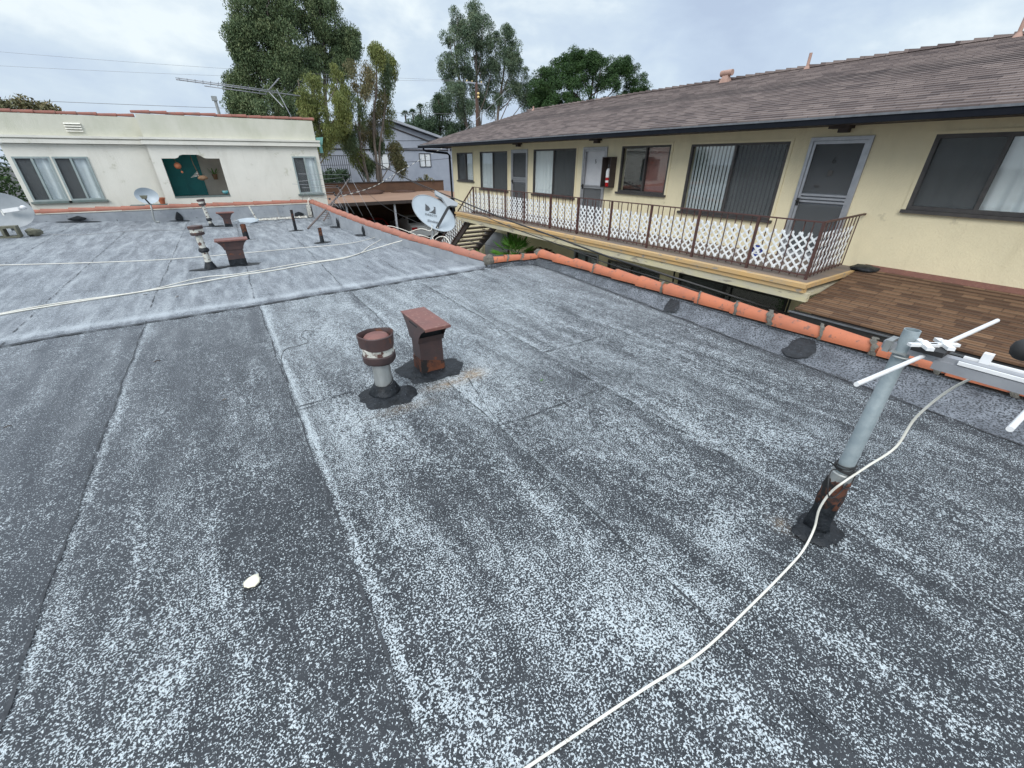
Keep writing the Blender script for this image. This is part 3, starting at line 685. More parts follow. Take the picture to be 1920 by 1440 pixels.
# loose wire curl, paper, twigs
cable('wire_offcut', [AZ(590, 622, .006), AZ(572, 620, .012), AZ(565, 630, .006), AZ(578, 640, .008), AZ(560, 648, .006), AZ(535, 655, .006), AZ(527, 675, .006), AZ(535, 700, .006), AZ(541, 718, .006)], .0022, 'blackcable', 'thin black wire lying in a loose curl left of the round vent', 'wire')
cable('wire_offcut', [AZ(1412, 863, .006), AZ(1430, 866, .008), AZ(1450, 867, .006), AZ(1468, 869, .006)], .0016, 'blackcable', 'short black wire scrap on the roof left of the antenna mast', 'wire')
pc = AZ(473, 1089, .02); MB().blob((pc.x, pc.y, .018), (.034, .036, .007), 9, .22).build('paper_scrap', 'paper', None, True)
tag(bpy.data.objects['paper_scrap'], 'small crumpled cream paper scrap alone on the foreground roof', 'paper scrap')
cable('bent_straw', [AZ(470, 1090, .012), AZ(461, 1097, .02), AZ(457, 1110, .008), AZ(458, 1124, .006)], .0018, 'blackcable', 'thin dark stalk curling out beside the cream paper scrap', 'stalk')
def twig(px, py, l, label, mat='barkdk', a=.2):
    p = AZ(px, py, 0); p.z = float(zr(p.x, p.y)); o = MB(); d = V((math.cos(a), math.sin(a), 0)).normalized()*l/2
    o.tube([p-d+V((0, 0, .008)), p+V((0, .004, .012)), p+d+V((0, 0, .008))], [.003, .005, .003], 6)
    tag(o.build('twig', mat, None, True), label, 'twig', 'twigs and chips scattered on the roof')
twig(295, 679, .055, 'dark twig left of centre between two roof seams'); twig(422, 751, .03, 'small brown curled chip left of the round vent', 'bark')
twig(333, 558, .06, 'short pale stick just above the roof crease', 'whitepaint', .9); twig(273, 555, .05, 'short dark stick just above the roof crease', 'barkdk', 0)
twig(955, 520, .03, 'tiny dark chip on the lighter roof above the tile corner'); twig(690, 500, .03, 'tiny dark chip on the far roof below the loose cables'); twig(1016, 715, .03, 'tiny green leaf on the roof right of the square vent', 'leafbright'); twig(16, 802, .04, 'dark chip at the left edge of the foreground roof')
# long loose cables across far roof
def RZ(px, py, up=.012):
    z = 0
    for _ in range(4):
        p = AZ(px, py, z); z = float(zr(p.x, p.y))+up + .010*math.exp(-((p.y-float(crease(p.x))-.16)/.13)**2)
    return p
cable('loose_cable', [RZ(-60, 602)]+[RZ(*p) for p in ((0, 590), (75, 577), (150, 565), (220, 554), (290, 543), (370, 530), (450, 516), (520, 506), (600, 491), (645, 484), (690, 470))]+[AZ(740, 455, .08), AZ(775, 446, .16), V((3.2, 8.35, .27)), V((3.42, 8.3, .2))], .0095, 'cable', 'thick white cable crossing the far roof and going over the tiles below the big dish', group='loose white cables on the far roof')
cable('loose_cable', [RZ(-60, 600)]+[RZ(*p) for p in ((0, 588), (80, 573), (160, 561), (250, 549), (300, 539), (380, 520), (450, 513), (560, 494), (620, 487), (672, 476), (692, 462), (715, 448))]+[AZ(722, 434, .15), AZ(725, 424, .28), AZ(745, 427, .26), AZ(780, 440, .2)], .007, 'cable', 'thinner white cable twisting round the thick one and looping up onto the tiles', group='loose white cables on the far roof')
cable('loose_cable', [RZ(-60, 499)]+[RZ(*p) for p in ((0, 497), (150, 493), (300, 487), (440, 476), (560, 465), (650, 457), (700, 446))]+[AZ(720, 436, .1), V((2.98, 9.6, .28)), V((3.2, 9.5, .2))], .006, 'cable', 'straight thin white cable farther back across the roof behind the vents', group='loose white cables on the far roof')
cable('thin_wire', [RZ(*p) for p in ((70, 438), (150, 440), (260, 432), (340, 431), (420, 428), (470, 424), (520, 418), (540, 410))]+[V((1.45, 15.36, .1)), V((1.45, 15.36, .33))], .005, 'greycable', 'thin grey wire along the back of the roof, rising to the parapet', 'cable')

# ------------------------------------------------------------ satellite dishes
def dish(name, C, n, up, W, H, rot, label, group='satellite dishes on the roof', depth=.09, back=False, mat='dish', parts=True):
    """concave reflector centred at C, facing n"""
    n = V(n).normalized(); e1 = V(up).cross(n).normalized(); e2 = n.cross(e1)
    cr_, sr = math.cos(R(rot)), math.sin(R(rot)); a1 = e1*cr_+e2*sr; a2 = e2*cr_-e1*sr
    mb = MB(); nr, ns = 7, 40; vs = []
    for sgn, off in ((1, 0), (-1, -.012)):
        for i in range(nr+1):
            q = i/nr
            for k in range(ns):
                a = 2*PI*k/ns; vs.append(C + a1*(W/2*q*math.cos(a)) + a2*(H/2*q*math.sin(a)) + n*(depth*(q*q-1)+off))
    fs = []; M_ = (nr+1)*ns
    for i in range(nr):
        for k in range(ns):
            a, b = i*ns+k, i*ns+(k+1) % ns; fs.append((a, a+ns, b+ns, b)); fs.append((M_+a, M_+b, M_+b+ns, M_+a+ns))
    for k in range(ns):
        a, b = nr*ns+k, nr*ns+(k+1) % ns; fs.append((a, M_+a, M_+b, b))
    mb.add(vs, fs)
    return mb, e1, e2, n, a1, a2
# big dish on the far parapet
v_ = ray(814, 400); C4 = EYE + v_*(8.75/v_.dot(FW)) if True else None
mastf = V((3.42, 8.25, .05))
t = thing('satellite_dish', mastf, 'large pale blue satellite dish with dark logo, clamped outside the tiles at the driveway edge', 'satellite dish', 'satellite dishes on the roof')
n4 = (RT*.42 + UP*.10 - FW*.86)
mb, e1, e2, n4, a1, a2 = dish('d', C4, n4, UP, .98, .66, -28, '', depth=.06)
mb.build('reflector', 'dish', t, True, 60)
rim = MB(); rim.tube([C4 + a1*(.49*math.cos(a)) + a2*(.33*math.sin(a)) for a in [2*PI*k/48 for k in range(49)]], .008, 6); rim.build('rim', 'dishgrey', t, True)
def onp(u, v, lift=.0):   # point on dish face from local screen-like coordinates
    q2 = ((u*a1.dot(e1)+v*a1.dot(e2))/.49)**2 + ((u*a2.dot(e1)+v*a2.dot(e2))/.33)**2
    return C4 + e1*u + e2*v + n4*(.06*(q2-1)+.012+lift)
def decal(polys, mat, name):
    mb = MB()
    for pl in polys:
        k = len(pl); top = [onp(*p) for p in pl]; bot = [p-n4*.006 for p in top]
        mb.add(top+bot, [tuple(range(k))]+[tuple(range(2*k-1, k-1, -1))]+[(i, k+i, k+(i+1) % k, (i+1) % k) for i in range(k)])
    return mb.build(name, mat, t)
# two-piece emblem: leaf-shaped D and swoosh in a square
D = [(-.17, .185), (-.17, .06)] + [(-.17+.125*math.sin(a), .06+.0+.125*(1-math.cos(a))*.45) for a in [R(x) for x in range(10, 91, 10)]][:6]
D = [(-.175, .20), (-.165, .185), (-.10, .15), (-.075, .115), (-.085, .085), (-.115, .065), (-.16, .055), (-.175, .055)]
S = [(.04, .165), (.045, .02), (-.10, .035), (-.05, .05), (-.01, .085), (.015, .125), (.02, .15), (.0, .165)]
decal([D], 'dkgrey', 'emblem'); decal([[S[0], S[1], S[2], S[3], S[4], S[5], S[6], S[7]]], 'dkgrey', 'emblem')
text_mesh('lettering', 'DIRECTV', .058, 'dkgrey', t, C4, e1, e2, ext=.002, spacing=1.15, wrap=lambda x, y, z: onp(x-.06, y-.03, .004+z))
text_mesh('lettering', 'Slimline', .075, 'dkgrey', t, C4, e1, e2, shear=.4, ext=.002, wrap=lambda x, y, z: onp(x-.04, y-.17, .004+z))
bot = C4 - e2*.30 + e1*.06 - n4*.0; foc = C4 + n4*.40 + e1*.22 + e2*.06
MB().beam(bot - n4*.03, foc - e2*.03, .055, .05, n4).build('feed_arm', 'dkgrey', t)
lb = MB(); q = [foc+e1*a*1.15+e2*b*1.25 for a, b in ((-.27, .16), (.15, .02), (.13, -.035), (.0, -.05), (-.05, -.075), (-.14, .05), (-.26, .09))]
k = len(q); lb.add([p+n4*.03 for p in q]+[p-n4*.03 for p in q], [tuple(range(k-1, -1, -1)), tuple(range(k, 2*k))]+[(i, (i+1) % k, k+(i+1) % k, k+i) for i in range(k)])
lb.build('feed_head', 'dishgrey', t)
bb = C4 - n4*.17 - e2*.12
MB().tube(smoothpath([mastf, mastf+V((.0, .03, .10)), bb-V((0, 0, .22)), bb-V((0, 0, .02)), bb+e2*.12]), .030, 14).build('mast', 'galv', t, True, 60)
MB().box(bb.x-.05, bb.x+.05, bb.y-.05, bb.y+.05, bb.z-.02, bb.z+.12).build('mount_bracket', 'alu', t)
cable('feed_cable', [bot+n4*.02, bot-V((0, .02, .10)), mastf+V((-.02, -.12, .18)), mastf+V((.02, -.2, .1))], .007, 'cable', 'white cable dropping from the big dish arm to its mast foot', 'cable')
cable('feed_cable', [mastf+V((0, -.02, .06)), mastf+V((.05, -.25, .2)), mastf+V((.1, -.5, .22)), mastf+V((.12, -.62, .08)), mastf+V((.1, -.6, -.1)), mastf+V((.12, -.45, -.2))], .009, 'cable', 'white cable looping behind the tiles right of the big dish mast', 'cable')
cable('feed_cable', [V((3.15, 8.8, .27)), V((3.35, 8.6, .35)), mastf+V((0, 0, .30)), bb], .007, 'cable', 'white cable stretched from the tiles up to the back of the big dish', 'cable')
# far small dish in front of the white wall
Cd = AY(275, 367, 14.95); bs = AY(284, 405, 14.95); bs.z = float(zr(bs.x, bs.y))+.01
t = thing('satellite_dish', bs, 'small round pale dish on a bent mast at the foot of the white wall', 'satellite dish', 'satellite dishes on the roof')
mb, e1, e2, nn, *_ = dish('d', Cd, (-.10, -1, .10), (0, 0, 1), .50, .38, -8, ''); mb.build('reflector', 'dish', t, True, 60)
MB().beam(Cd-e2*.19+nn*.0, Cd-e2*.06+nn*.30, .03, .03).build('feed_arm', 'dkgrey', t)
lb = MB(); f = Cd-e2*.045+nn*.30; lb.add([f+e1*a+e2*b+nn*c for c in (0, .05) for a, b in ((-.08, .04), (.08, .04), (.045, -.04), (-.045, -.04))], [(3, 2, 1, 0), (4, 5, 6, 7), (0, 1, 5, 4), (1, 2, 6, 5), (2, 3, 7, 6), (3, 0, 4, 7)]); lb.build('feed_head', 'concrete', t)
MB().tube(smoothpath([bs+V((.12, 0, .0)), bs+V((.03, 0, .05)), Cd-e2*.30-nn*.03, Cd-e2*.10-nn*.12]), .022, 10).build('mast', 'galv', t, True)
# left edge dish on blocks
Cd = AY(0, 394, 13.3); t = thing('satellite_dish', (Cd.x, Cd.y, .1), 'grey satellite dish cut by the left edge of the picture, resting above concrete blocks', 'satellite dish', 'satellite dishes on the roof')
mb, e1, e2, nn, a1, a2 = dish('d', Cd, (.02, -1, .12), (0, 0, 1), .96, .68, -10, ''); mb.build('reflector', 'dishgrey', t, True, 60)
MB().beam(Cd+e1*.05-e2*.02+nn*.0, Cd+e1*.34+e2*.0+nn*.22, .06, .07).build('feed_arm', 'white', t)
MB().blob(tuple(Cd+e1*.40+e2*.02+nn*.22), (.05, .05, .04), 10, .1).build('feed_head', 'white', t, True)
MB().tube([Cd-nn*.08, Cd-nn*.12-V((0, 0, .25)), (Cd.x, Cd.y+.12, .3)], .028, 10).build('mast', 'galv', t, True)
for i, (x0, x1, dz) in enumerate(((-4.50, -4.07, 0), (-4.05, -3.62, .004))):
    y0 = 13.1; z0 = float(zr((x0+x1)/2, y0))
    tt = MB(); tt.box(x0, x1, y0-.1, y0+.1, z0+.18, z0+.22); tt.box(x0, x1, y0-.1, y0+.1, z0+.002, z0+.03)
    tt.box(x0, x0+.03, y0-.1, y0+.1, z0+.03, z0+.18); tt.box(x1-.03, x1, y0-.1, y0+.1, z0+.03, z0+.18); tt.box((x0+x1)/2-.02, (x0+x1)/2+.02, y0-.1, y0+.1, z0+.03, z0+.18)
    tag(tt.build('concrete_block', 'concrete'), ('mossy hollow concrete block under the dish at the very left edge', 'mossy hollow concrete block next to the grey stone, under the left edge dish')[i], 'concrete block', 'hollow concrete blocks under the dish')
p = RZ(66, 440); rk = MB().blob((p.x, p.y, p.z+.05), (.13, .09, .08), 12, .22); tag(rk.build('stone', 'concrete', None, True, 30), 'grey lump of broken concrete beside the blocks at the left edge', 'stone')
# discarded dish lying by back parapet
p0 = V((.42, 14.9, .05)); t = thing('broken_dish', p0, 'discarded satellite dish lying nearly flat by the back parapet with one white arm sticking up', 'satellite dish')
mb, e1, e2, nn, *_ = dish('d', V((.52, 14.75, .075)), (-.05, -.18, 1), (0, 1, 0), .62, .5, 0, '', depth=.05); mb.build('reflector', 'dish', t, True, 60)
MB().beam((.77, 14.72, .10), (.68, 14.8, .44), .03, .03).build('feed_arm', 'whitepaint', t)
MB().beam((.2, 14.7, .05), (.32, 14.72, .08), .1, .06).build('feed_head', 'dishgrey', t)

# toppled antenna at the far corner
a0 = V((1.77, 12.52, .02)); a1_ = V((3.6, 15.0, .93))
t = thing('toppled_antenna', a0, 'rusty toppled antenna pole leaning over the tile corner with thin rods fanning out', 'antenna')
MB().tube([a0, a0.lerp(a1_, .8)], .025, 10).build('pole', 'oldrod', t, True)
MB().tube([a0.lerp(a1_, .62), a1_+V((0, 0, .12))], .018, 8).build('boom', 'oldrod', t, True)
hubs = [AY(655, 328, 14.6), AY(643, 333, 14.6), AY(632, 349, 14.6), AY(637, 352, 14.4), AY(626, 361, 14.3), AY(629, 366, 14.1), AY(618, 373, 14.0)]
for i, h_ in enumerate(hubs):
    MB().blob(tuple(h_), (.035, .035, .03), 8, .1).build('insulator', 'black', t, True)
ends = [((560, 326), (708, 425)), ((560, 340), (680, 405)), ((548, 345), (664, 401)), ((566, 352), (652, 398)), ((575, 360), (646, 394)), ((585, 363), (640, 392)), ((590, 368), (636, 390))]
for h_, (l_, r_) in zip(hubs, ends):
    MB().tube([h_, AY(l_[0], l_[1]-0, h_.y-.25)], .0045, 5).build('rod', 'steel', t, True)
    MB().tube([h_, AY(r_[0], r_[1], h_.y-.5)], .0055, 5).build('rod', 'steel', t, True)
cb = MB(); ca, cb2 = AY(627, 378, 13.6), AY(607, 414, 12.9); cb.tube([ca, cb2], .02, 6)
for k in range(7):
    c = ca.lerp(cb2, .25+.11*k); cb.tube([c-V((.12, 0, -.01)), c+V((.12, 0, .01))], .008, 5)
cb.build('comb_reflector', 'oldrod', t)
cable('rope_tie', [(2.36, 15.3, .12), (2.33, 15.33, .3), (2.36, 15.36, .5), (2.46, 15.44, .53), (2.55, 15.5, .42)], .014, 'cable', 'white rope tied around the tile corner beside the toppled antenna', 'rope')
MB().box(2.26, 2.36, 15.22, 15.36, .01, .36).build('corner_drain', 'whitepaint', bld)
cable('wire_loop', [AY(567, 376, 15.4), AY(570, 363, 15.3), AY(578, 366, 15.3), AY(585, 376, 15.3)], .006, 'greycable', 'small grey wire hoop rising from the tiles below the right window', 'cable')
cable('thin_wire', [(1.42, 15.36, .40), (1.42, 15.30, .2), (1.40, 15.1, .02), (1.2, 14.6, .02)], .005, 'greycable', 'grey wire hanging down the back parapet face', 'cable')

# ============================================================ WALL TOOLS
class Plane:
    """vertical wall: u along it, d outward"""
    def __init__(s, kind, c): s.k = kind; s.c = c
    def P(s, u, z, d): return (s.c-d, u, z) if s.k == 'x' else (u, s.c-d, z)
    def box(s, mb, u0, u1, z0, z1, d0, d1, mi=0):
        a, b = s.P(u0, z0, d0), s.P(u1, z1, d1)
        return mb.box(min(a[0], b[0]), max(a[0], b[0]), min(a[1], b[1]), max(a[1], b[1]), z0, z1, mi)
def wall(pl, u0, u1, z0, z1, th, holes, mi=0):
    mb = MB(); us = sorted({u0, u1} | {h for o in holes for h in o[:2]}); zs = sorted({z0, z1} | {h for o in holes for h in o[2:4]})
    us = [u for u in us if u0 <= u <= u1]; zs = [z for z in zs if z0 <= z <= z1]
    def solid(i, j):
        if i < 0 or j < 0 or i >= len(us)-1 or j >= len(zs)-1: return False
        u, z = (us[i]+us[i+1])/2, (zs[j]+zs[j+1])/2
        return not any(o[0] < u < o[1] and o[2] < z < o[3] for o in holes)
    for i in range(len(us)-1):
        for j in range(len(zs)-1):
            if not solid(i, j): continue
            a, b, c, d = us[i], us[i+1], zs[j], zs[j+1]; P = pl.P
            for q in (0, -th): mb.add([P(a, c, q), P(b, c, q), P(b, d, q), P(a, d, q)], [(0, 1, 2, 3)], mi)
            if not solid(i-1, j): mb.add([P(a, c, 0), P(a, d, 0), P(a, d, -th), P(a, c, -th)], [(0, 1, 2, 3)], mi)
            if not solid(i+1, j): mb.add([P(b, c, 0), P(b, d, 0), P(b, d, -th), P(b, c, -th)], [(0, 1, 2, 3)], mi)
            if not solid(i, j-1): mb.add([P(a, c, 0), P(b, c, 0), P(b, c, -th), P(a, c, -th)], [(0, 1, 2, 3)], mi)
            if not solid(i, j+1): mb.add([P(a, d, 0), P(b, d, 0), P(b, d, -th), P(a, d, -th)], [(0, 1, 2, 3)], mi)
    return mb
def sub(mb, name, mat, par, **kw):
    o = mb.build(name, mat, None, **kw); o.parent = par
    root = par
    while root.parent is not None: root = root.parent
    o.matrix_parent_inverse = Matrix.Identity(4) if par.type != 'EMPTY' else Matrix.Translation(-par.location)
    return o
def drape(pl, u0, u1, z0, z1, d, amp, per, blinds=None):
    mb = MB()
    if blinds == 'h':
        z = z0
        while z < z1-.01:
            pl.box(mb, u0, u1, z, z+.032, d-.004, d+.004); z += .036
        return mb
    if blinds == 'v':
        u = u0; k = 0
        while u < u1-.03:
            a, b = pl.P(u, 0, d+amp), pl.P(u+per*.97, 0, d-amp*.35)
            mb.add([(a[0], a[1], z0), (b[0], b[1], z0), (b[0], b[1], z1), (a[0], a[1], z1)], [(0, 1, 2, 3)]); u += per; k += 1
        return mb
    n_ = max(8, int((u1-u0)/per*8)); vs = []
    for i in range(n_+1):
        u = u0+(u1-u0)*i/n_; dd_ = d+amp*math.sin(2*PI*(u-u0)/per+.8*math.sin(u*5))
        vs += [pl.P(u, z0, dd_), pl.P(u, z1, dd_)]
    mb.add(vs, [(2*i, 2*i+2, 2*i+3, 2*i+1) for i in range(n_)]); return mb
def window(pl, par, u0, u1, z0, z1, split, left, right, frame='bronze', fw=.045, inset=.03, sill=True, name='window', trim=None, label=None):
    """left/right: (content, screen?) ; left = low-u half"""
    mb = MB(); d1 = inset-.015; d0 = -.055
    w = fw
    pl.box(mb, u0, u1, z0, z0+w, d0, d1); pl.box(mb, u0, u1, z1-w, z1, d0, d1); pl.box(mb, u0, u0+w, z0+w, z1-w, d0, d1); pl.box(mb, u1-w, u1, z0+w, z1-w, d0, d1)
    fr = mb.build(name, frame, par)
    if label: fr['label'] = label
    mb = MB(); pl.box(mb, split-.022, split+.022, z0+w, z1-w, -.05, d1-.004); sub(mb, 'mullion', frame, fr)
    for (a, b, (kind, scr)), dd_ in (((u0+w, split-.022, left), -.03), ((split+.022, u1-w, right), -.045)):
        g_ = MB(); pl.box(g_, a, b, z0+w, z1-w, dd_-.004, dd_); sub(g_, 'pane', 'glass', fr)
        cz0, cz1 = z0+w*.5, z1-w*.5; a2, b2 = a-.02, b+.02
        if kind == 'curtain': c_ = drape(pl, a2, b2, cz0, cz1, -.07, .018, .17); mt = 'curtain'
        elif kind == 'dark': c_ = drape(pl, a2, b2, cz0, cz1, -.075, .015, .2); mt = 'curtaindk'
        elif kind == 'hblind': c_ = drape(pl, a2, b2, cz0, cz1, -.07, 0, 0, 'h'); mt = 'curtain'
        elif kind == 'vblind': c_ = drape(pl, a2, b2, cz0, cz1, -.09, .028, .085, 'v'); mt = 'curtain'
        elif kind == 'red': c_ = drape(pl, a2, b2, cz0, cz1, -.085, .003, .4); mt = 'redreflection'  # red pane reflection painted on a sheet behind the glass
        else: c_ = None
        if c_: sub(c_, 'curtain', mt, fr, smooth=(kind in ('curtain', 'dark')))  # for kind 'red' this is the painted reflection sheet, not a curtain
        if scr: s_ = MB(); pl.box(s_, a-.0, b+.0, z0+w+.002, z1-w-.002, -.012, -.010); sub(s_, 'insect_screen', 'screen', fr)
    if sill: s_ = MB(); pl.box(s_, u0-.05, u1+.05, z0-.05, z0-.002, -.02, .06); sub(s_, 'sill', trim or frame, fr)
    return fr

# ============================================================ APARTMENT BUILDING
FX = 9.2; A = Plane('x', FX)
apt = thing('apartment_building', (FX, 8, -3.2), 'two storey yellow stucco apartment block with grey brown shingle roof and an upstairs gallery', 'building')
Y1 = 19.0
holesU = [(17.04, 18.5, .81, 1.87), (14.40, 16.45, .57, 1.88), (10.62, 12.78, .57, 1.90), (7.27, 8.82, .84, 1.91), (4.60, 6.73, .53, 1.90), (.75, 2.54, .90, 1.93),
          (13.11, 14.13, -.10, 1.915), (9.34, 10.31, -.10, 1.915), (3.31, 4.26, -.10, 1.945)]
holesL = [(9.35, 10.35, -1.75, -.98), (7.0, 8.9, -1.9, -.98), (3.8, 6.42, -1.85, -.87), (14.3, 16.5, -3.2, -1.0)]
wall(A, -6, Y1, -3.2, 2.24, .18, holesU+holesL).build('wall', 'stuccoY', apt)
# end wall and dark interior core
mb = MB(); mb.box(FX+.18, 17.2, Y1-.18, Y1, -3.2, 2.24); mb.box(17.02, 17.2, -6, Y1-.18, -3.2, 2.24); mb.build('end_wall', 'stuccoY', apt)
mb = MB(); mb.box(FX+.45, FX+.5, -6, Y1-.3, -3.1, 2.2); mb.box(FX+.18, FX+.45, -6, Y1-.3, -.32, -.12); mb.build('interior', 'roomdark', apt)
W_ = window; upw = []
upw.append(W_(A, apt, 17.04, 18.5, .81, 1.87, 17.72, ('hblind', False), ('dark', True), sill=True, label='small end window with pale blinds in its right half'))
upw.append(W_(A, apt, 14.40, 16.45, .57, 1.88, 15.45, ('dark', True), ('hblind', False), label='second window from the far end, pale blinds on the left'))
upw.append(W_(A, apt, 10.62, 12.78, .57, 1.90, 11.70, ('dark', True), ('curtain', False), label='window between the two farther doors, white curtain on the left'))
upw.append(W_(A, apt, 7.27, 8.82, .84, 1.91, 8.0, ('red', False), ('none', False), label='dark window with reddish right half beside the extinguisher cabinet'))
upw.append(W_(A, apt, 4.60, 6.73, .53, 1.90, 5.66, ('vblind', True), ('vblind', False), label='wide window with vertical blinds'))
upw.append(W_(A, apt, .75, 2.54, .90, 1.93, 1.75, ('curtain', False), ('dark', True), label='window at the right edge with grey curtains', fw=.055))
W_(A, apt, 9.35, 10.35, -1.75, -.98, 9.85, ('dark', False), ('dark', False), frame='bronze', sill=False, label='small ground floor window under the deck')
W_(A, apt, 7.0, 8.9, -1.9, -.98, 8.0, ('dark', True), ('none', False), frame='bronze', sill=False, label='ground floor window in the shade of the deck')
wf = W_(A, apt, 3.8, 6.42, -1.85, -.87, 5.2, ('none', False), ('dark', True), frame='black', sill=False, fw=.06, label='black barred ground floor window behind the green bush')
gb = MB(); A.box(gb, 3.72, 6.50, -1.93, -.80, .10, .12)
gb = MB()
for z in (-1.9, -.84): A.box(gb, 3.7, 6.52, z-.02, z+.02, .08, .12)
for u in (3.72, 5.1, 6.5): A.box(gb, u-.015, u+.015, -1.88, -.86, .085, .115)
sub(gb, 'window_bars', 'black', wf)
# white trim round the small lower window
tb_ = MB(); q = [(9.29, -1.8), (9.35, -1.8), (9.35, -.98), (10.35, -.98), (10.35, -1.8), (10.41, -1.8), (10.41, -.92), (9.29, -.92)]
tb_.add([A.P(u, z, .03) for u, z in q]+[A.P(u, z, .001) for u, z in q], [(0, 1, 2, 7), (2, 3, 6, 7), (3, 4, 5, 6)]+[(i, (i+1) % 8, 8+(i+1) % 8, 8+i) for i in range(8)]); tb_.build('window_trim', 'greyroof', apt)
dk_ = MB(); A.box(dk_, 14.3, 16.5, -3.2, -1.02, -.16, -.12); dk_.build('ground_floor_door', 'greydoor', apt)
# thin plaster reveal frames round upstairs windows
for wn, (a, b, c, d) in zip(upw, holesU[:6]):
    tr = MB(); e = d+.045; P_ = A.P
    q = [(a-.05, c), (a, c), (a, d), (b, d), (b, c), (b+.05, c), (b+.05, e), (a-.05, e)]; k = 8
    tr.add([P_(u, z, .018) for u, z in q]+[P_(u, z, .001) for u, z in q], [(0, 1, 2, 7), (2, 3, 6, 7), (3, 4, 5, 6)]+[(i, (i+1) % k, k+(i+1) % k, k+i) for i in range(k)])
    sub(tr, 'trim', 'stuccoY', wn)
def door(u0, u1, zt_, num, white, label, extra=None):
    z0 = -.09; mb = MB(); w = .055
    A.box(mb, u0, u0+w, z0, zt_, -.09, .035); A.box(mb, u1-w, u1, z0, zt_, -.09, .035); A.box(mb, u0+w, u1-w, zt_-w, zt_, -.09, .035)
    d = mb.build('door', 'alu', apt); d['label'] = label
    lf = MB(); A.box(lf, u0+w+.004, u1-w-.004, z0+.01, zt_-w-.004, -.085, -.045); sub(lf, 'door_leaf', 'whitedoor' if white else 'greydoor', d)
    sc = MB(); a, b = u0+w+.004, u1-w-.004; ww = .045
    for q in ((a, a+ww, z0+.01, zt_-w-.004), (b-ww, b, z0+.01, zt_-w-.004), (a+ww, b-ww, z0+.01, z0+.12), (a+ww, b-ww, zt_-w-.05, zt_-w-.004)): A.box(sc, *q, -.012, .02)
    zr_ = .92
    for z in ((zr_, zr_+.055, zr_+.11) if not white else (zr_-.03, zr_+.02)): A.box(sc, a+ww, b-ww, z-.016, z+.016, -.008, .022)
    sub(sc, 'screen_door_frame', 'alu', d)
    s1 = MB(); A.box(s1, a+ww, b-ww, z0+.12, zr_-.05, -.004, .0)
    if not white: A.box(s1, a+ww, b-ww, zr_+.14, zt_-w-.05, -.004, .0)
    sub(s1, 'screen', 'screen', d)
    hd = MB(); A.box(hd, b-.045, b-.012, zr_-.08, zr_+.05, .021, .05); hd.blob(A.P(b-.03, zr_+.0, .07), (.02, .03, .02), 8, 0); sub(hd, 'handle', 'black', d)
    c = (a+b)/2
    o = text_mesh('number', num, .14 if num != '4' else .11, 'black', None, A.P(c, zt_-.36, .004 if not white else -.035), (0, -1, 0), (0, 0, 1)); o.parent = d
    if extra == 'peep':
        e_ = MB(); A.box(e_, c-.03, c+.045, zt_-.60, zt_-.51, .001, .012); sub(e_, 'peephole', 'bronze', d)
        e_ = MB(); A.box(e_, c+.12, c+.2, zt_-.78, zt_-.755, .001, .012); sub(e_, 'mail_slot', 'bronze', d)
    if extra == 'sign':
        o = text_mesh('door_sign', 'Box', .07, 'black', None, A.P(c, zt_-.17, -.035), (0, -1, 0), (0, 0, 1), shear=.3); o.parent = d
    return d
door(13.11, 14.13, 1.915, '4', False, 'grey screen door of the farthest unit, number 4')
door(9.34, 10.31, 1.915, '5', True, 'white door number 5 behind a screen frame', 'none')
door(3.31, 4.26, 1.945, '6', False, 'grey screen door number 6 near the deck end', 'peep')
# extinguisher cabinet
mb = MB()
x0, x1, ya, yb, za, zb_ = 8.98, 9.197, 8.97, 9.30, .93, 1.67
for q in ((x0, x1, ya, ya+.02, za, zb_), (x0, x1, yb-.02, yb, za, zb_), (x0, x1, ya+.02, yb-.02, za, za+.02), (x0, x1, ya+.02, yb-.02, zb_-.02, zb_), (x1-.02, x1, ya+.02, yb-.02, za+.02, zb_-.02)): mb.box(*q)
mb.build('extinguisher_cabinet', 'darkbrown', apt)
ex = thing('fire_extinguisher', (9.08, 9.13, .95), 'red fire extinguisher with white label in the brown wall cabinet beside door 5', 'fire extinguisher')
MB().lathe([(.055, 0), (.06, .02), (.06, .26), (.06, .34)], (9.07, 9.12, .955), 16).build('cylinder', 'red', ex, True, 40)
MB().lathe([(.0605, .22), (.0605, .36), (.05, .41), (.02, .44)], (9.07, 9.12, .957), 16).build('shoulder', 'white', ex, True, 40)
MB().lathe([(.02, .44), (.02, .50), (.03, .52), (.012, .55)], (9.07, 9.12, .955), 10).build('valve', 'dkgrey', ex, True, 40)
MB().lathe([(.0612, .10), (.0612, .15)], (9.07, 9.12, .955), 16).build('label_band', 'white', ex, True, 40)
# soffit boxes
for i, (px, py, sx) in enumerate(((970, 268, 1), (1117, 261, 1), (1582, 227, 1))):
    p = AX(px, py, 9.1); li = MB(); li.box(9.0, 9.195, p.y-.16, p.y+.16, 2.06, 2.12); li.box(9.04, 9.16, p.y-.13, p.y+.02, 2.0, 2.06)
    li.build('wall_lamp', 'darkbrown', apt)
# roof
EX, EZ, RX, RZ_ = 8.28, 2.20, 13.2, 3.62
ye, yr = 20.35, 18.6
mb = MB(); th = .05
def rp(x, y, z): return (x, y, z)
top = [(EX, -7, EZ), (EX, ye, EZ), (9.9, 20.1, EZ+(9.9-EX)*(RZ_-EZ)/(RX-EX)), (RX, yr, RZ_), (RX, -7, RZ_)]
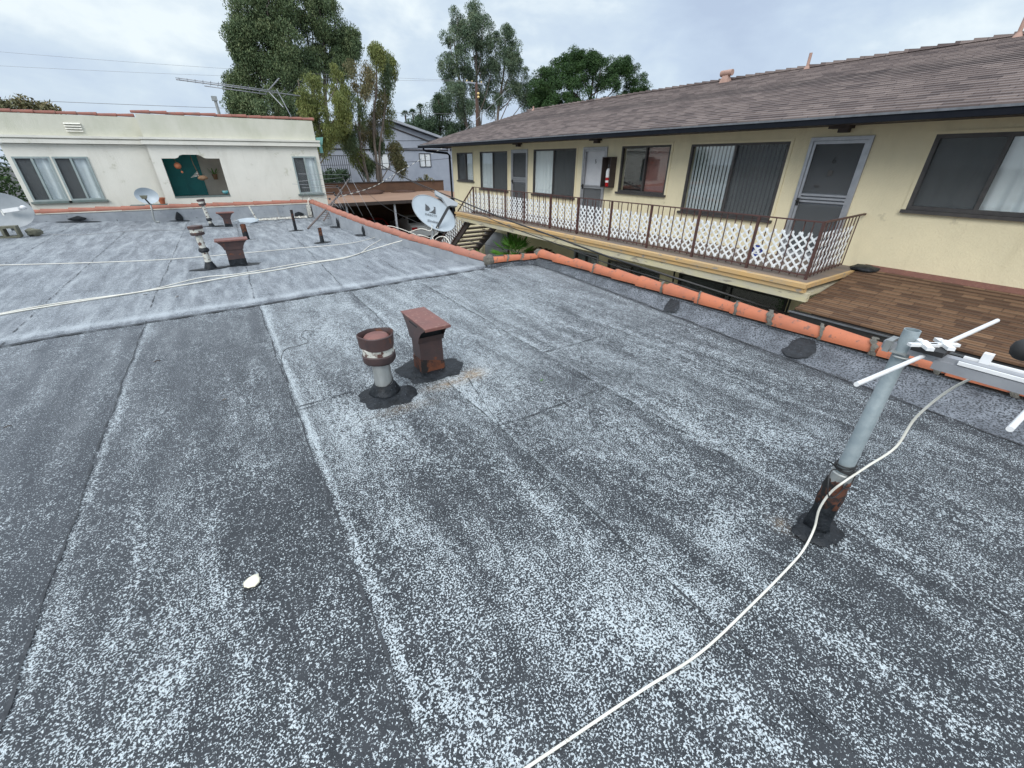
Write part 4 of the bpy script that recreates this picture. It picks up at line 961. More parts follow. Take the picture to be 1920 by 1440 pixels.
# subdivide into courses with slight sawtooth for real butt edges
ncs = 33
for i in range(ncs):
    f0, f1 = i/ncs, (i+1)/ncs
    xa, xb2 = EX+(RX-EX)*f0, EX+(RX-EX)*f1; za_, zb2 = EZ+(RZ_-EZ)*f0, EZ+(RZ_-EZ)*f1
    yaE = float(np.interp(f0, [0, .33, 1], [ye, 20.1, yr])); ybE = float(np.interp(f1, [0, .33, 1], [ye, 20.1, yr]))
    l = .014
    mb.add([(xa, -7, za_+l), (xa, yaE, za_+l), (xb2, ybE, zb2), (xb2, -7, zb2)], [(0, 1, 2, 3)])
    mb.add([(xa, -7, za_-.02), (xa, yaE, za_-.02), (xa, yaE, za_+l), (xa, -7, za_+l)], [(0, 1, 2, 3)])
# back slope and end slope
mb.add([(RX, -7, RZ_), (RX, yr, RZ_), (18.1, ye, 2.2), (18.1, -7, 2.2)], [(0, 1, 2, 3)])
mb.add([(EX, ye, EZ), (18.1, ye, 2.2), (RX, yr, RZ_), (9.9, 20.1, EZ+.47)], [(0, 1, 2, 3)])
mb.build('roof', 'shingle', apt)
mb = MB(); y = -6.9
while y < yr-.1:
    mb.hexa([(RX-.16, y, RZ_-.02), (RX+.16, y, RZ_-.02), (RX+.16, y+.30, RZ_-.02), (RX-.16, y+.30, RZ_-.02), (RX-.14, y, RZ_+.012), (RX+.14, y, RZ_+.012), (RX+.14, y+.30, RZ_+.045), (RX-.14, y+.30, RZ_+.045)]); y += .27
mb.build('ridge_caps', 'shingle', apt)
mb = MB(); mb.box(EX+.03, FX, -7, ye-.05, 2.10, 2.13); mb.box(EX+.03, 18.0, Y1, ye-.05, 2.10, 2.13); mb.build('soffit', 'darkbrown', apt)
mb = MB(); mb.box(EX-.10, EX+.03, -7, ye+.02, 2.075, 2.175); mb.box(EX+.03, 18.0, ye-.04, ye+.02, 2.075, 2.175); mb.build('gutter', 'gutter', apt)
mb = MB(); mb.box(EX-.115, EX-.10, -7, ye+.03, 2.155, 2.182); mb.box(EX-.06, EX+.0, -7, ye+.03, 2.182, 2.188); mb.build('drip_edge', 'drip', apt)
MB().tube([(EX-.03, 19.9, 2.09), (EX-.02, 19.9, 1.99), (EX+.05, 19.75, 1.95), (9.05, 19.15, 1.86), (9.12, 19.08, 1.78), (9.13, 19.06, -3.0)], .045, 8).build('downpipe', 'gutter', apt, True, 60)
# roof penetrations
p = AX(1360, 152, RX-.3); tv = MB(); zz = RZ_-.1; tv.hexa([(p.x-.12, p.y-.14, zz-.05), (p.x+.1, p.y-.14, zz), (p.x+.1, p.y+.14, zz), (p.x-.12, p.y+.14, zz-.05), (p.x-.06, p.y-.08, zz+.16), (p.x+.06, p.y-.08, zz+.16), (p.x+.06, p.y+.08, zz+.16), (p.x-.06, p.y+.08, zz+.16)])
tv.tube([(p.x, p.y-.17, zz+.22), (p.x, p.y+.17, zz+.22)], .075, 12); tv.build('roof_vent', 'pink', apt, True, 40)
for px, h_ in ((1513, .30), (1908, .34), (1000, .14)):
    p = AX(px, {1513: 128, 1908: 68, 1000: 208}[px], RX-.15); q = MB(); q.lathe([(.10, -.06), (.05, .03), (.034, .06), (.034, h_)], (p.x, p.y, RZ_-.03), 12); q.build('roof_vent', 'pink', apt, True, 40)

# deck
dkx = 7.2
mb = MB(); mb.box(dkx+.12, FX, 2.84, 14.95, -.14, -.08); mb.build('gallery_deck', 'decktop', apt)
mb = MB(); mb.box(dkx, dkx+.12, 2.79, 14.95, -.15, -.085); mb.box(dkx+.12, FX-.3, 2.79, 2.84, -.15, -.082); mb.box(dkx+.03, dkx+.12, 2.81, 14.9, -.225, -.155); mb.build('deck_lip', 'decklip', apt)
mb = MB(); mb.box(dkx+.06, dkx+.14, 2.75, 14.9, -.36, -.228); mb.box(dkx+.14, FX, 2.8, 14.9, -.30, -.228); mb.build('deck_fascia', 'deckface', apt)
mb = MB(); mb.blob((9.08, 2.72, -.06), (.25, .22, .06), 12, .2); mb.build('tar_patch', 'tar', apt, True)
# awning roof over the near end
mb = MB(); ax0, az0, ax1, az1 = 7.05, -.425, FX-.002, -.035; nn_ = 17
for i in range(nn_):
    f0, f1 = i/nn_, (i+1)/nn_; xa, xb2 = ax0+(ax1-ax0)*f0, ax0+(ax1-ax0)*f1; za_, zb2 = az0+(az1-az0)*f0, az0+(az1-az0)*f1
    yl = 2.78
    mb.add([(xa, -6, za_+.012), (xa, yl, za_+.012), (xb2, yl, zb2), (xb2, -6, zb2)], [(0, 1, 2, 3)])
    mb.add([(xa, -6, za_-.015), (xa, yl, za_-.015), (xa, yl, za_+.012), (xa, -6, za_+.012)], [(0, 1, 2, 3)])
mb.add([(ax0, 2.78, az0-.04), (ax1, 2.78, az1-.04), (ax1, 2.78, az1+.005), (ax0, 2.78, az0+.012)], [(0, 1, 2, 3)])
mb.build('awning_roof', 'shinglebrown', apt)
mb = MB(); mb.hexa([(FX-.16, -6, az1-.04), (FX-.003, -6, az1-.02), (FX-.003, 2.77, az1-.02), (FX-.16, 2.77, az1-.04), (FX-.16, -6, az1-.02), (FX-.003, -6, az1+.03), (FX-.003, 2.77, az1+.03), (FX-.16, 2.77, az1-.02)]); mb.build('awning_flashing', 'rusttop', apt)
mb = MB(); mb.hexa([(ax0+.03, -6, az0-.14), (ax1-.02, -6, az1-.2), (ax1-.02, 2.55, az1-.2), (ax0+.03, 2.55, az0-.14), (ax0+.03, -6, az0-.02), (ax1-.02, -6, az1-.06), (ax1-.02, 2.55, az1-.06), (ax0+.03, 2.55, az0-.02)]); mb.build('awning_soffit', 'darkbrown', apt)
mb = MB(); mb.box(ax0-.09, ax0+.02, -6, 2.80, az0-.13, az0-.03); mb.build('awning_gutter', 'black', apt)
mb = MB(); mb.box(ax0-.105, ax0-.09, -6, 2.82, az0-.045, az0-.025); mb.build('gutter_lip', 'drip', apt)
lgx = ax0+.02
mb = MB()
for yy in (2.5, 1.55, .55, -.5): mb.box(lgx, lgx+.07, yy-.035, yy+.035, -3.2, az0-.14)
mb.build('awning_posts', 'black', apt)
# driveway-side black fence below the awning
fe = thing('metal_fence', (6.6, 1.5, -3.2), 'black metal railing below the brown shingle awning', 'fence')
for z in (-.80, -1.15): MB().beam((6.62, 3.0, z), (6.62, -1.6, z), .04, .05).build('rail', 'black', fe)
for i in range(5): MB().box(6.60, 6.64, 2.6-i*.95-.02, 2.6-i*.95+.02, -3.2, -.74).build('post', 'black', fe)

# railing
rx = 7.5
rl = thing('balcony_railing', (rx, 8, -.08), 'rust brown metal gallery railing backed with white diamond lattice', 'railing')
ry0, ry1 = 2.95, 14.0
MB().beam((rx, ry0, .775), (rx, ry1, .775), .035, .019).build('top_rail', 'rail', rl)
MB().beam((rx, ry0, .775), (FX-.01, 3.05, .785), .035, .024).build('top_rail', 'rail', rl)
MB().beam((rx, ry0, -.015), (rx, ry1, -.015), .025, .018).build('bottom_rail', 'rail', rl)
MB().beam((rx, ry0, -.015), (FX-.25, 3.04, -.015), .025, .012).build('bottom_rail', 'rail', rl)
post0 = None
for yy in (2.95, 3.93, 5.05, 6.18, 7.32, 8.47, 9.6, 10.85, 11.9, 12.9, 13.97):
    if post0 is None: post0 = MB().box(rx-.019, rx+.019, yy-.019, yy+.019, -.115, .768).build('post', 'rail', rl); y00 = yy
    else:
        copy_part(post0, (0, yy-y00, 0))
bal0 = None; y = ry0+.135; cnt = 0
while y < ry1-.05:
    if bal0 is None: bal0 = MB().box(rx-.0065, rx+.0065, y-.0065, y+.0065, -.06, .768).build('baluster', 'rail', rl); y00b = y
    else:
        copy_part(bal0, (.042*(cnt % 2), y-y00b, 0))
    y += .1405; cnt += 1
for k in range(1, 11):
    x = rx + k*.155
    if x < FX-.1:
        copy_part(bal0, (x-rx, ry0+.012*k-y00b, 0))
def lattice(u0, u1, z0, z1, pf, w=.030, pitch=.135, skew=0):
    """diagonal slats clipped to a rectangle with notched (cut-through) ends"""
    mb = MB(); H_ = z1-z0
    for s_, dd_ in ((1, 0), (-1, .008)):
        c = u0-H_
        while c < u1+H_:
            a = (c, z0) if s_ > 0 else (c, z1); b = (c+H_, z1) if s_ > 0 else (c+H_, z0)
            # clip in u
            def clip(a, b):
                (ua, za), (ub, zb) = a, b
                if ub <= u0 or ua >= u1: return None
                if ua < u0: za += (zb-za)*(u0-ua)/(ub-ua); ua = u0
                if ub > u1: zb = za+(zb-za)*(u1-ua)/(ub-ua); ub = u1
                return (ua, za), (ub, zb)
            r_ = clip(a, b)
            if r_ and r_[1][0]-r_[0][0] > .01:
                (ua, za), (ub, zb) = r_; hw = w*.707
                q = [pf(ua, za-hw*1, dd_), pf(ub, zb-hw, dd_), pf(ub, zb+hw, dd_), pf(ua, za+hw, dd_)]
                q2 = [pf(ua, za-hw, dd_+.007), pf(ub, zb-hw, dd_+.007), pf(ub, zb+hw, dd_+.007), pf(ua, za+hw, dd_+.007)]
                mb.hexa(q+q2)
            c += pitch
    off = (-H_) % pitch; k_ = 0
    while u0+k_*pitch < u1-pitch:
        a_ = u0+k_*pitch; b_ = a_ - (pitch-off) if off > pitch/2 else a_+off
        lo_, hi_ = min(a_, b_), max(a_, b_)
        if lo_ > u0:
            for zz_ in (z1-.012, z0+.012):
                mb.hexa([pf(lo_-.014, zz_-.014, .0075), pf(hi_+.014, zz_-.014, .0075), pf(hi_+.014, zz_+.014, .0075), pf(lo_-.014, zz_+.014, .0075), pf(lo_-.014, zz_-.014, .016), pf(hi_+.014, zz_-.014, .016), pf(hi_+.014, zz_+.014, .016), pf(lo_-.014, zz_+.014, .016)])
        k_ += 1
    return mb
y = 2.98; hgt = .58
while y < 13.95:
    y2 = min(y+1.22, 13.95)
    lattice(y+.004, y2-.004, .015, .595, lambda u, z, d: (rx+.018+d, u, z)).build('lattice_panel', 'lattice', rl); y = y2
lattice(rx+.04, FX-.3, .015, .595, lambda u, z, d: (u, ry0+.02+.06*(u-rx)+d, z)).build('lattice_panel', 'lattice', rl)
# small blue sign
p = AX(1420, 470, rx+.05); sg = MB(); ang = [R(22.5+45*k) for k in range(8)]
sg.add([(rx+.042, p.y+.10*math.cos(a), p.z+.10*math.sin(a)) for a in ang]+[(rx+.048, p.y+.10*math.cos(a), p.z+.10*math.sin(a)) for a in ang], [tuple(range(7, -1, -1)), tuple(range(8, 16))]+[(i, (i+1) % 8, 8+(i+1) % 8, 8+i) for i in range(8)])
so = sg.build('security_sign', 'blue'); tag(so, 'small blue octagonal sign with white stripes behind the lattice near door 6', 'sign')
st = MB()
for k in (-1, 0, 1): st.box(rx+.038, rx+.042, p.y-.06, p.y+.06, p.z+.045*k-.012, p.z+.045*k+.012)
st.build('stripes', 'white', so)

# staircase going down away from the gallery
sc = thing('outdoor_staircase', (8.0, 16, -3.2), 'dark metal outdoor staircase descending from the gallery end with white lattice on its rail', 'staircase')
sy0, sz0, sy1, sz1 = 14.3, -.15, 18.6, -3.15
sl = (sz1-sz0)/(sy1-sy0)
for x in (7.55, 8.95): MB().beam((x, sy0, sz0-.1), (x, sy1, sz1-.1), .06, .26).build('stringer', 'darkbrown', sc)
st0 = MB().box(7.58, 8.92, sy0+.02, sy0+.30, sz0-.20, sz0-.15).build('step', 'decktop', sc)
for i in range(1, 15):
    copy_part(st0, (0, .285*i, .285*i*sl))
MB().beam((7.5, 14.0, .775), (7.5, sy1, .775+sl*(sy1-14.0)), .035, .03).build('handrail', 'rail', sc)
MB().beam((7.5, 14.0, .02), (7.5, sy1, .02+sl*(sy1-14.0)), .025, .014).build('lower_rail', 'rail', sc)
b0 = MB().box(7.493, 7.507, 14.2, 14.214, -.13, .63).build('baluster', 'rail', sc)
for i in range(1, 22):
    copy_part(b0, (0, .2*i, .2*i*sl))
lattice(14.02, 18.4, .08, .68, lambda u, z, d: (7.515+d, u, z+sl*(u-14.0))).build('lattice_panel', 'lattice', sc)
MB().box(8.95, 9.02, 14.0, 14.07, -3.2, -.15).build('support_post', 'darkbrown', sc)

# ============================================================ WHITE BUILDING
wy = 16.0; B = Plane('y', wy); B2 = Plane('y', wy+.35)
wh = thing('stucco_house', (-.5, wy, -3.2), 'cream white stucco building with red tile coping across the back of the roof', 'building')
hl = [(-3.96, -2.56, .66, 1.68)]
wall(B2, -4.07, -1.24, -3.2, 1.96, .2, [(-3.98, -2.58, .66, 1.68)]).build('wall', 'stuccoW', wh)
wall(B, -1.24, 3.05, -3.2, 1.96, .2, [(-1.02, .33, .69, 1.80), (2.25, 2.94, .64, 1.70)]).build('wall', 'stuccoW', wh)
# arched-notch head of the porch opening
mb = MB(); hd = [(-1.02, 1.64), (-.72, 1.64), (-.64, 1.66), (-.60, 1.71), (-.52, 1.735), (-.18, 1.735), (-.10, 1.71), (-.05, 1.66), (.03, 1.64), (.33, 1.64), (.33, 1.80), (-1.02, 1.80)]
k = len(hd); fr_ = [B.P(u, z, -.001) for u, z in hd]; bk = [B.P(u, z, -.199) for u, z in hd]
mb.add(fr_+bk, [tuple(range(k)), tuple(range(2*k-1, k-1, -1))]+[(i, k+i, k+(i+1) % k, (i+1) % k) for i in range(k)]); mb.build('porch_arch', 'stuccoW', wh)
mb = MB(); mb.box(-1.44, -1.24, wy+.0, wy+.55, -3.2, 1.96)
mb = MB(); mb.box(-1.24, -1.04, wy+.2, wy+.35, -3.2, 1.96); mb.build('wall_return', 'stuccoW', wh)
mb = MB(); mb.box(-4.07, -3.87, wy+.55, wy+8, -3.2, 2.0); mb.box(2.85, 3.05, wy+.2, wy+8, -3.2, 2.0); mb.box(-4.07, 3.05, wy+8, wy+8.2, -3.2, 2.0); mb.build('side_walls', 'stuccoW', wh)
mb = MB(); mb.box(-3.85, 2.83, wy+.6, wy+8, 2.0, 2.1); mb.build('roof_deck', 'asphalt', wh)
# cornice and parapet
def mould(x0, x1, y, par):
    mb = MB(); mb.box(x0, x1, y-.10, y+.2, 1.97, 2.06); mb.box(x0+.02, x1-.02, y-.06, y+.2, 2.06, 2.09); mb.box(x0-.01, x1+.01, y-.12, y+.2, 2.09, 2.14); mb.build('cornice', 'stuccoW', par)
mould(-1.32, 3.14, wy, wh); mould(-4.15, -1.34, wy+.35, wh)
mb = MB(); mb.box(-1.24, 3.05, wy, wy+.2, 2.14, 2.66); mb.box(-1.24, -1.04, wy+.2, wy+.55, 2.14, 2.66); mb.build('parapet', 'stuccoWtop', wh)
mb = MB(); mb.box(-4.07, -1.25, wy+.35, wy+.55, 2.14, 2.60); mb.build('parapet', 'stuccoWtop', wh)
mb = MB(); mb.box(2.85, 3.05, wy+.2, wy+8, 2.14, 2.6); mb.box(-4.07, -3.87, wy+.55, wy+8, 2.14, 2.6); mb.build('parapet', 'stuccoWtop', wh)
coping([(-1.32, wy+.08, 2.69), (3.12, wy+.08, 2.69)], 'coping_tiles', 'tileold', wh, .062, .37, False, sx=1.2, seed=21)
coping([(-4.8, wy+.43, 2.62), (-1.3, wy+.43, 2.62)], 'coping_tiles', 'tileold', wh, .058, .37, False, sx=1.2, seed=22)
mb = MB()
for i in range(4): mb.hexa([(-2.76+.0*i, wy+.30, 2.235+i*.055), (-2.44, wy+.30, 2.235+i*.055), (-2.44, wy+.345, 2.235+i*.055), (-2.76, wy+.345, 2.235+i*.055), (-2.76, wy+.33, 2.265+i*.055), (-2.44, wy+.33, 2.265+i*.055), (-2.44, wy+.345, 2.265+i*.055), (-2.76, wy+.345, 2.265+i*.055)])
mb.build('wall_vent', 'stuccoW', wh)
W_(B2, wh, -3.98, -3.30, .66, 1.68, -3.64, ('dark', True), ('curtain', False), 'greenframe', .04, .04, True, label='left sash of the big front window', trim='greentrim')
W_(B2, wh, -3.26, -2.58, .66, 1.68, -2.92, ('dark', True), ('curtain', False), 'greenframe', .04, .04, True, label='right sash of the big front window', trim='greentrim')
mb = MB(); mb.box(-3.30, -3.26, wy+.33, wy+.5, .66, 1.68); mb.build('window_post', 'stuccoW', wh)
W_(B, wh, 2.25, 2.94, .64, 1.70, 2.60, ('dark', True), ('curtain', False), 'greenframe', .04, .04, True, label='small sliding window at the right corner', trim='greentrim')
# porch recess
mb = MB(); mb.box(-1.2, .55, wy+1.5, wy+1.55, .0, 2.0); mb.box(-1.24, -1.19, wy+.2, wy+1.5, 0, 2.0); mb.box(.55, .6, wy+.2, wy+1.5, 0, 2.0); mb.box(-1.2, .55, wy+.2, wy+1.5, .5, .55); mb.build('porch_walls', 'porchwall', wh)
mb = MB(); mb.box(-1.2, .55, wy+.2, wy+1.5, 1.95, 1.97); mb.build('porch_ceiling', 'stuccoW', wh)
pd = MB(); pd.box(-1.15, -.22, wy+1.42, wy+1.49, .56, 1.93)
for (a, b) in ((-1.05, -.72), (-.65, -.32)):
    pd.box(a, b, wy+1.40, wy+1.42, .65, 1.15); pd.box(a, b, wy+1.40, wy+1.42, 1.25, 1.80)
pd.build('porch_door', 'teal', wh)
mb = MB(); mb.box(-1.02, .33, wy-.01, wy+.19, .645, .69); mb.build('porch_sill', 'greentrim', wh)
hg = thing('hanging_gourd', (-.72, wy+.25, 1.62), 'round orange lantern with a small drop hanging in the porch opening', 'ornament')
MB().blob((-.72, wy+.25, 1.46), (.085, .085, .085), 14, .02).build('globe', 'orange', hg, True); MB().blob((-.665, wy+.25, 1.30), (.03, .03, .03), 8, .02).build('drop', 'orange', hg, True)
MB().tube([(-.75, wy+.25, 1.64), (-.73, wy+.25, 1.54)], .005, 5).build('cord', 'wicker', hg); MB().tube([(-.68, wy+.25, 1.38), (-.665, wy+.25, 1.32)], .004, 5).build('cord', 'wicker', hg)
hb_ = thing('hanging_basket', (-.35, wy+.25, 1.7), 'wicker bird shaped basket hanging on a cord in the middle of the porch opening', 'ornament')
MB().blob((-.22, wy+.25, 1.14), (.12, .07, .065), 12, .15).build('body', 'wicker', hb_, True); MB().tube([(-.35, wy+.25, 1.72), (-.34, wy+.25, 1.5), (-.28, wy+.25, 1.2)], .008, 6).build('cord', 'wicker', hb_, True)
f_ = MB()
for a in range(7): f_.beam((-.30, wy+.25, 1.20), (-.50+.03*a, wy+.25+.02*a, 1.16+.025*a), .015, .006)
f_.build('feathers', 'whitepaint', hb_)
pt_ = thing('potted_plant', (.16, wy+1.2, 1.05), 'spiky potted plant hung on the porch wall', 'potted plant')
MB().lathe([(.05, 0), (.075, .14), (.08, .15)], (.10, wy+1.3, 1.06), 12).build('pot', 'wicker', pt_, True); f_ = MB()
for a in range(14):
    an = a*.9; f_.beam((.10, wy+1.3, 1.2), (.10+.16*math.cos(an), wy+1.3+.1*math.sin(an), 1.26+.12*abs(math.sin(a*1.7))), .02, .004)
f_.build('leaves', 'leafbright', pt_)
bw_ = thing('aqua_bowl', (.24, wy+.08, .69), 'small aqua glazed bowl on the right end of the porch sill', 'bowl')
MB().lathe([(.03, 0), (.07, .04), (.085, .10), (.075, .105), (.05, .04)], (.235, wy+.08, .692), 14).build('bowl', 'aqua', bw_, True)
# shelf and flower pot behind the tiles
p = AY(279, 387, 15.75); sh = MB().box(p.x-.38, p.x+.42, 15.62, 15.9, .50, .53).build('plank', 'greentrim'); tag(sh, 'weathered grey plank resting behind the back tiles below the white wall', 'plank')
p = AY(304, 378, 15.72); fp = thing('flower_pot', (p.x, 15.72, .53), 'small red terracotta pot standing on the plank beside the small dish', 'flower pot')
MB().lathe([(.055, 0), (.08, .12), (.09, .12), (.09, .16), (.07, .16), (.065, .12), (.0005, .12)], (p.x, 15.72, .532), 16).build('pot', 'terracotta', fp, True, 40)
MB().lathe([(.0005, .125), (.06, .125)], (p.x, 15.72, .532), 12).build('soil', 'leafpile', fp)
# rooftop objects on white building
vpb = V((.70, 17, 2.1)); t = thing('flue_pipe', vpb, 'thin grey flue with a square cap on top of the white building', 'flue')
MB().tube([vpb, vpb+V((-.02, 0, 1.05))], .04, 12).build('pipe', 'galv', t, True, 40); MB().box(vpb.x-.10, vpb.x+.04, 16.93, 17.07, 3.13, 3.24).build('cap', 'galv', t)
an = thing('roof_antenna', (2.66, 17, 2.1), 'long spiky television antenna on a mast behind the white parapet, pointing left', 'antenna')
MB().tube([(2.66, 17, 2.1), AY(545, 217, 17), AY(519, 168, 17)], .014, 8).build('mast', 'steel', an, True)
b_a, b_b = AY(330, 149, 17), AY(563, 180, 17)
MB().tube([b_a, b_b], .014, 8).build('boom', 'steel', an, True); MB().tube([b_a+V((0, 0, .04)), b_a.lerp(b_b, .8)+V((0, 0, .04))], .010, 6).build('boom', 'steel', an, True)
MB().tube([AY(383, 161, 17), AY(500, 177, 17)], .012, 6).build('brace', 'steel', an, True)
for k in range(16):
    c = b_a.lerp(b_b, .03+.058*k); l_ = .28+.045*k
    MB().tube([c-V((.05*l_, l_, -.02)), c+V((-.05*l_, l_, .02))], .006, 5).build('element', 'steel', an)
MB().tube([AY(503, 170, 17), AY(523, 147, 16.7)], .016, 6).build('reflector_arm', 'steel', an); MB().tube([AY(505, 173, 17), AY(531, 201, 16.7)], .014, 6).build('reflector_arm', 'steel', an)
for k in range(6):
    c = AY(503, 170, 17).lerp(AY(523, 147, 16.7), .15*k+.2); MB().tube([c-V((.0, .3, .02)), c+V((.0, .3, .02))], .006, 5).build('element', 'steel', an)
gp = thing('green_scupper', (3.15, wy+.2, 1.7), 'verdigris green rain head at the right corner of the white building', 'rain head')
MB().add([(3.08, wy+.05, 2.22), (3.30, wy+.05, 2.24), (3.30, wy+.25, 2.24), (3.08, wy+.25, 2.22), (3.10, wy+.08, 2.02), (3.24, wy+.08, 2.02), (3.24, wy+.22, 2.02), (3.10, wy+.22, 2.02)], [(0, 1, 2, 3), (7, 6, 5, 4), (0, 4, 5, 1), (1, 5, 6, 2), (2, 6, 7, 3), (3, 7, 4, 0)]).build('hopper', 'verdigris', gp)
MB().box(3.14, 3.23, wy+.10, wy+.20, 1.80, 2.02).build('spout', 'verdigris', gp)

# ============================================================ CARPORT, CARS, GREY HOUSE
cp = thing('carport', (9, 29, -3.2), 'long low carport with brown flat roof and dark open bays ending the driveway', 'carport')
mb = MB(); mb.box(3.4, 15, 26, 33, -.62, -.5); mb.build('roof_slab', 'carportroof', cp)
mb = MB(); mb.box(3.4, 15, 25.93, 26.0, -.68, -.51); mb.build('front_fascia', 'darkbrown', cp)
mb = MB(); mb.box(3.3, 15.1, 33, 33.25, -3.2, .16); mb.build('back_wall', 'carportwall', cp)
mb = MB(); mb.box(3.3, 15.1, 32.95, 33.3, .16, .22); mb.build('wall_cap', 'darkbrown', cp)
mb = MB(); mb.box(3.3, 3.5, 26, 33, -3.2, -.62); mb.box(14.9, 15.1, 26, 33, -3.2, -.62); mb.build('side_wall', 'darkbrown', cp)
for x in (5.9, 8.67, 12.1): MB().box(x-.05, x+.05, 26.05, 26.15, -3.2, -.62).build('post', 'greyroof', cp)
mb = MB(); mb.blob((8.5, 32.2, -.5), (1.6, .7, .28), 18, .25); mb.blob((11.6, 32.5, -.5), (.9, .4, .15), 14, .25); lp = mb.build('leaf_litter', 'leafpile', None, True); tag(lp, 'dark heap of dead leaves piled on the carport roof', 'leaf litter', kind='stuff')
def car(name, cx, cy, col, label, rot=0):
    t = thing(name, (cx, cy, -3.2), label, 'car', 'cars parked in the carport')
    # rear at local y=0, front at +4.5
    prof = [(0, .35), (-.05, .55), (0, .95), (.12, 1.03), (.75, 1.06), (1.25, 1.42), (2.6, 1.45), (3.3, 1.05), (4.4, .85), (4.55, .6), (4.5, .3)]
    k = len(prof); W = .88
    def X(z): return W if z < 1.0 else W-.22*min(1, (z-1.0)/.42)
    vs = [(cx-X(z), cy+y, z-3.2) for y, z in prof]+[(cx+X(z), cy+y, z-3.2) for y, z in prof]
    MB().add(vs, [tuple(range(k)), tuple(range(2*k-1, k-1, -1))]+[(i, i+k, (i+1) % k+k, (i+1) % k) for i in range(k)]).build('body', col, t, True, 35)
    MB().add([(cx-.74, cy+.77, 1.085-3.2), (cx+.74, cy+.77, 1.085-3.2), (cx+.62, cy+1.2, 1.41-3.2), (cx-.62, cy+1.2, 1.41-3.2)], [(0, 1, 2, 3)]).build('rear_window', 'carglass', t)
    for s in (-1, 1):
        MB().box(min(cx+s*.86, cx+s*.5), max(cx+s*.86, cx+s*.5), cy-.06, cy+.1, -3.2+.72, -3.2+.90).build('tail_light', 'red', t)
        for yy in (.8, 3.6): MB().tube([(cx+s*.72, cy+yy, -3.2+.31), (cx+s*.9, cy+yy, -3.2+.31)], .31, 18).build('wheel', 'black', t, True, 40)
        MB().add([(cx+s*.82, cy+1.2, 1.1-3.2), (cx+s*.69, cy+1.45, 1.38-3.2), (cx+s*.69, cy+2.6, 1.4-3.2), (cx+s*.83, cy+3.1, 1.1-3.2)], [(0, 1, 2, 3)]).build('side_window', 'carglass', t)
    MB().box(cx-.18, cx+.18, cy-.075, cy-.04, -3.2+.68, -3.2+.84).build('number_plate', 'white', t)
    MB().box(cx-.87, cx+.87, cy-.10, cy+.1, -3.2+.32, -3.2+.58).build('bumper', col, t)
    return t
car('parked_car', 11.0, 27.6, 'carw', 'silver white sedan seen from behind under the carport')
car('parked_car', 8.0, 27.4, 'red', 'dark red car in the shade of the carport, left of the white one')

gh = thing('grey_house', (13, 40, -3.2), 'blue grey gabled house behind the carport', 'building')
gk = [(7.4, -3.2), (19.4, -3.2), (19.4, 2.9), (13.6, 4.45), (7.4, 2.75)]
G = Plane('y', 40.0); k = len(gk)
MB().add([(u, 40.0, z) for u, z in gk]+[(u, 52.0, z) for u, z in gk], [tuple(range(k)), tuple(range(2*k-1, k-1, -1))]+[(i, k+i, k+(i+1) % k, (i+1) % k) for i in range(k)]).build('wall', 'stuccoG', gh)
mb = MB()
for a, b in (((6.9, 2.62), (13.6, 4.52)), ((13.6, 4.52), (20.2, 2.76))):
    mb.hexa([(a[0], 39.5, a[1]), (b[0], 39.5, b[1]), (b[0], 52.5, b[1]), (a[0], 52.5, a[1]), (a[0], 39.5, a[1]+.18), (b[0], 39.5, b[1]+.18), (b[0], 52.5, b[1]+.18), (a[0], 52.5, a[1]+.18)])
mb.build('roof', 'greyroof', gh)
mb = MB(); mb.beam((13.6, 39.95, 4.1), (19.3, 39.95, 2.45), .06, .08); mb.box(7.4, 19.3, 39.93, 39.99, 2.35, 2.43); mb.build('trim', 'darkbrown', gh)
for (u0, u1, z0, z1) in ((16.1, 17.2, 1.03, 2.13), (12.0, 13.3, .9, 2.1)):
    f_ = MB(); w = .05
    G.box(f_, u0, u1, z0, z0+w, .01, .06); G.box(f_, u0, u1, z1-w, z1, .01, .06); G.box(f_, u0, u0+w, z0+w, z1-w, .01, .06); G.box(f_, u1-w, u1, z0+w, z1-w, .01, .06); G.box(f_, (u0+u1)/2-.03, (u0+u1)/2+.03, z0+w, z1-w, .01, .06)
    f_ = f_.build('window', 'bronze', gh); c_ = MB(); G.box(c_, u0+w, u1-w, z0+w, z1-w, .012, .02); sub(c_, 'pane', 'curtain', f_)
mb = MB(); G.box(mb, 19.0, 19.12, -.4, 2.7, .01, .09); mb.build('downpipe', 'stuccoG', gh)
mb = MB(); mb.box(7.4, 9.4, 38.6, 38.7, 1.2, 2.1)
mb = MB()
for i in range(14): mb.box(7.5+i*.16, 7.54+i*.16, 38.9, 38.94, -.3, 1.9)
mb.beam((7.4, 38.92, 1.9), (9.8, 38.92, 1.9), .06, .06); mb.beam((9.8, 38.92, 1.9), (10.8, 38.92, -.6), .06, .1); mb.build('stair_railing', 'dkgrey', gh)

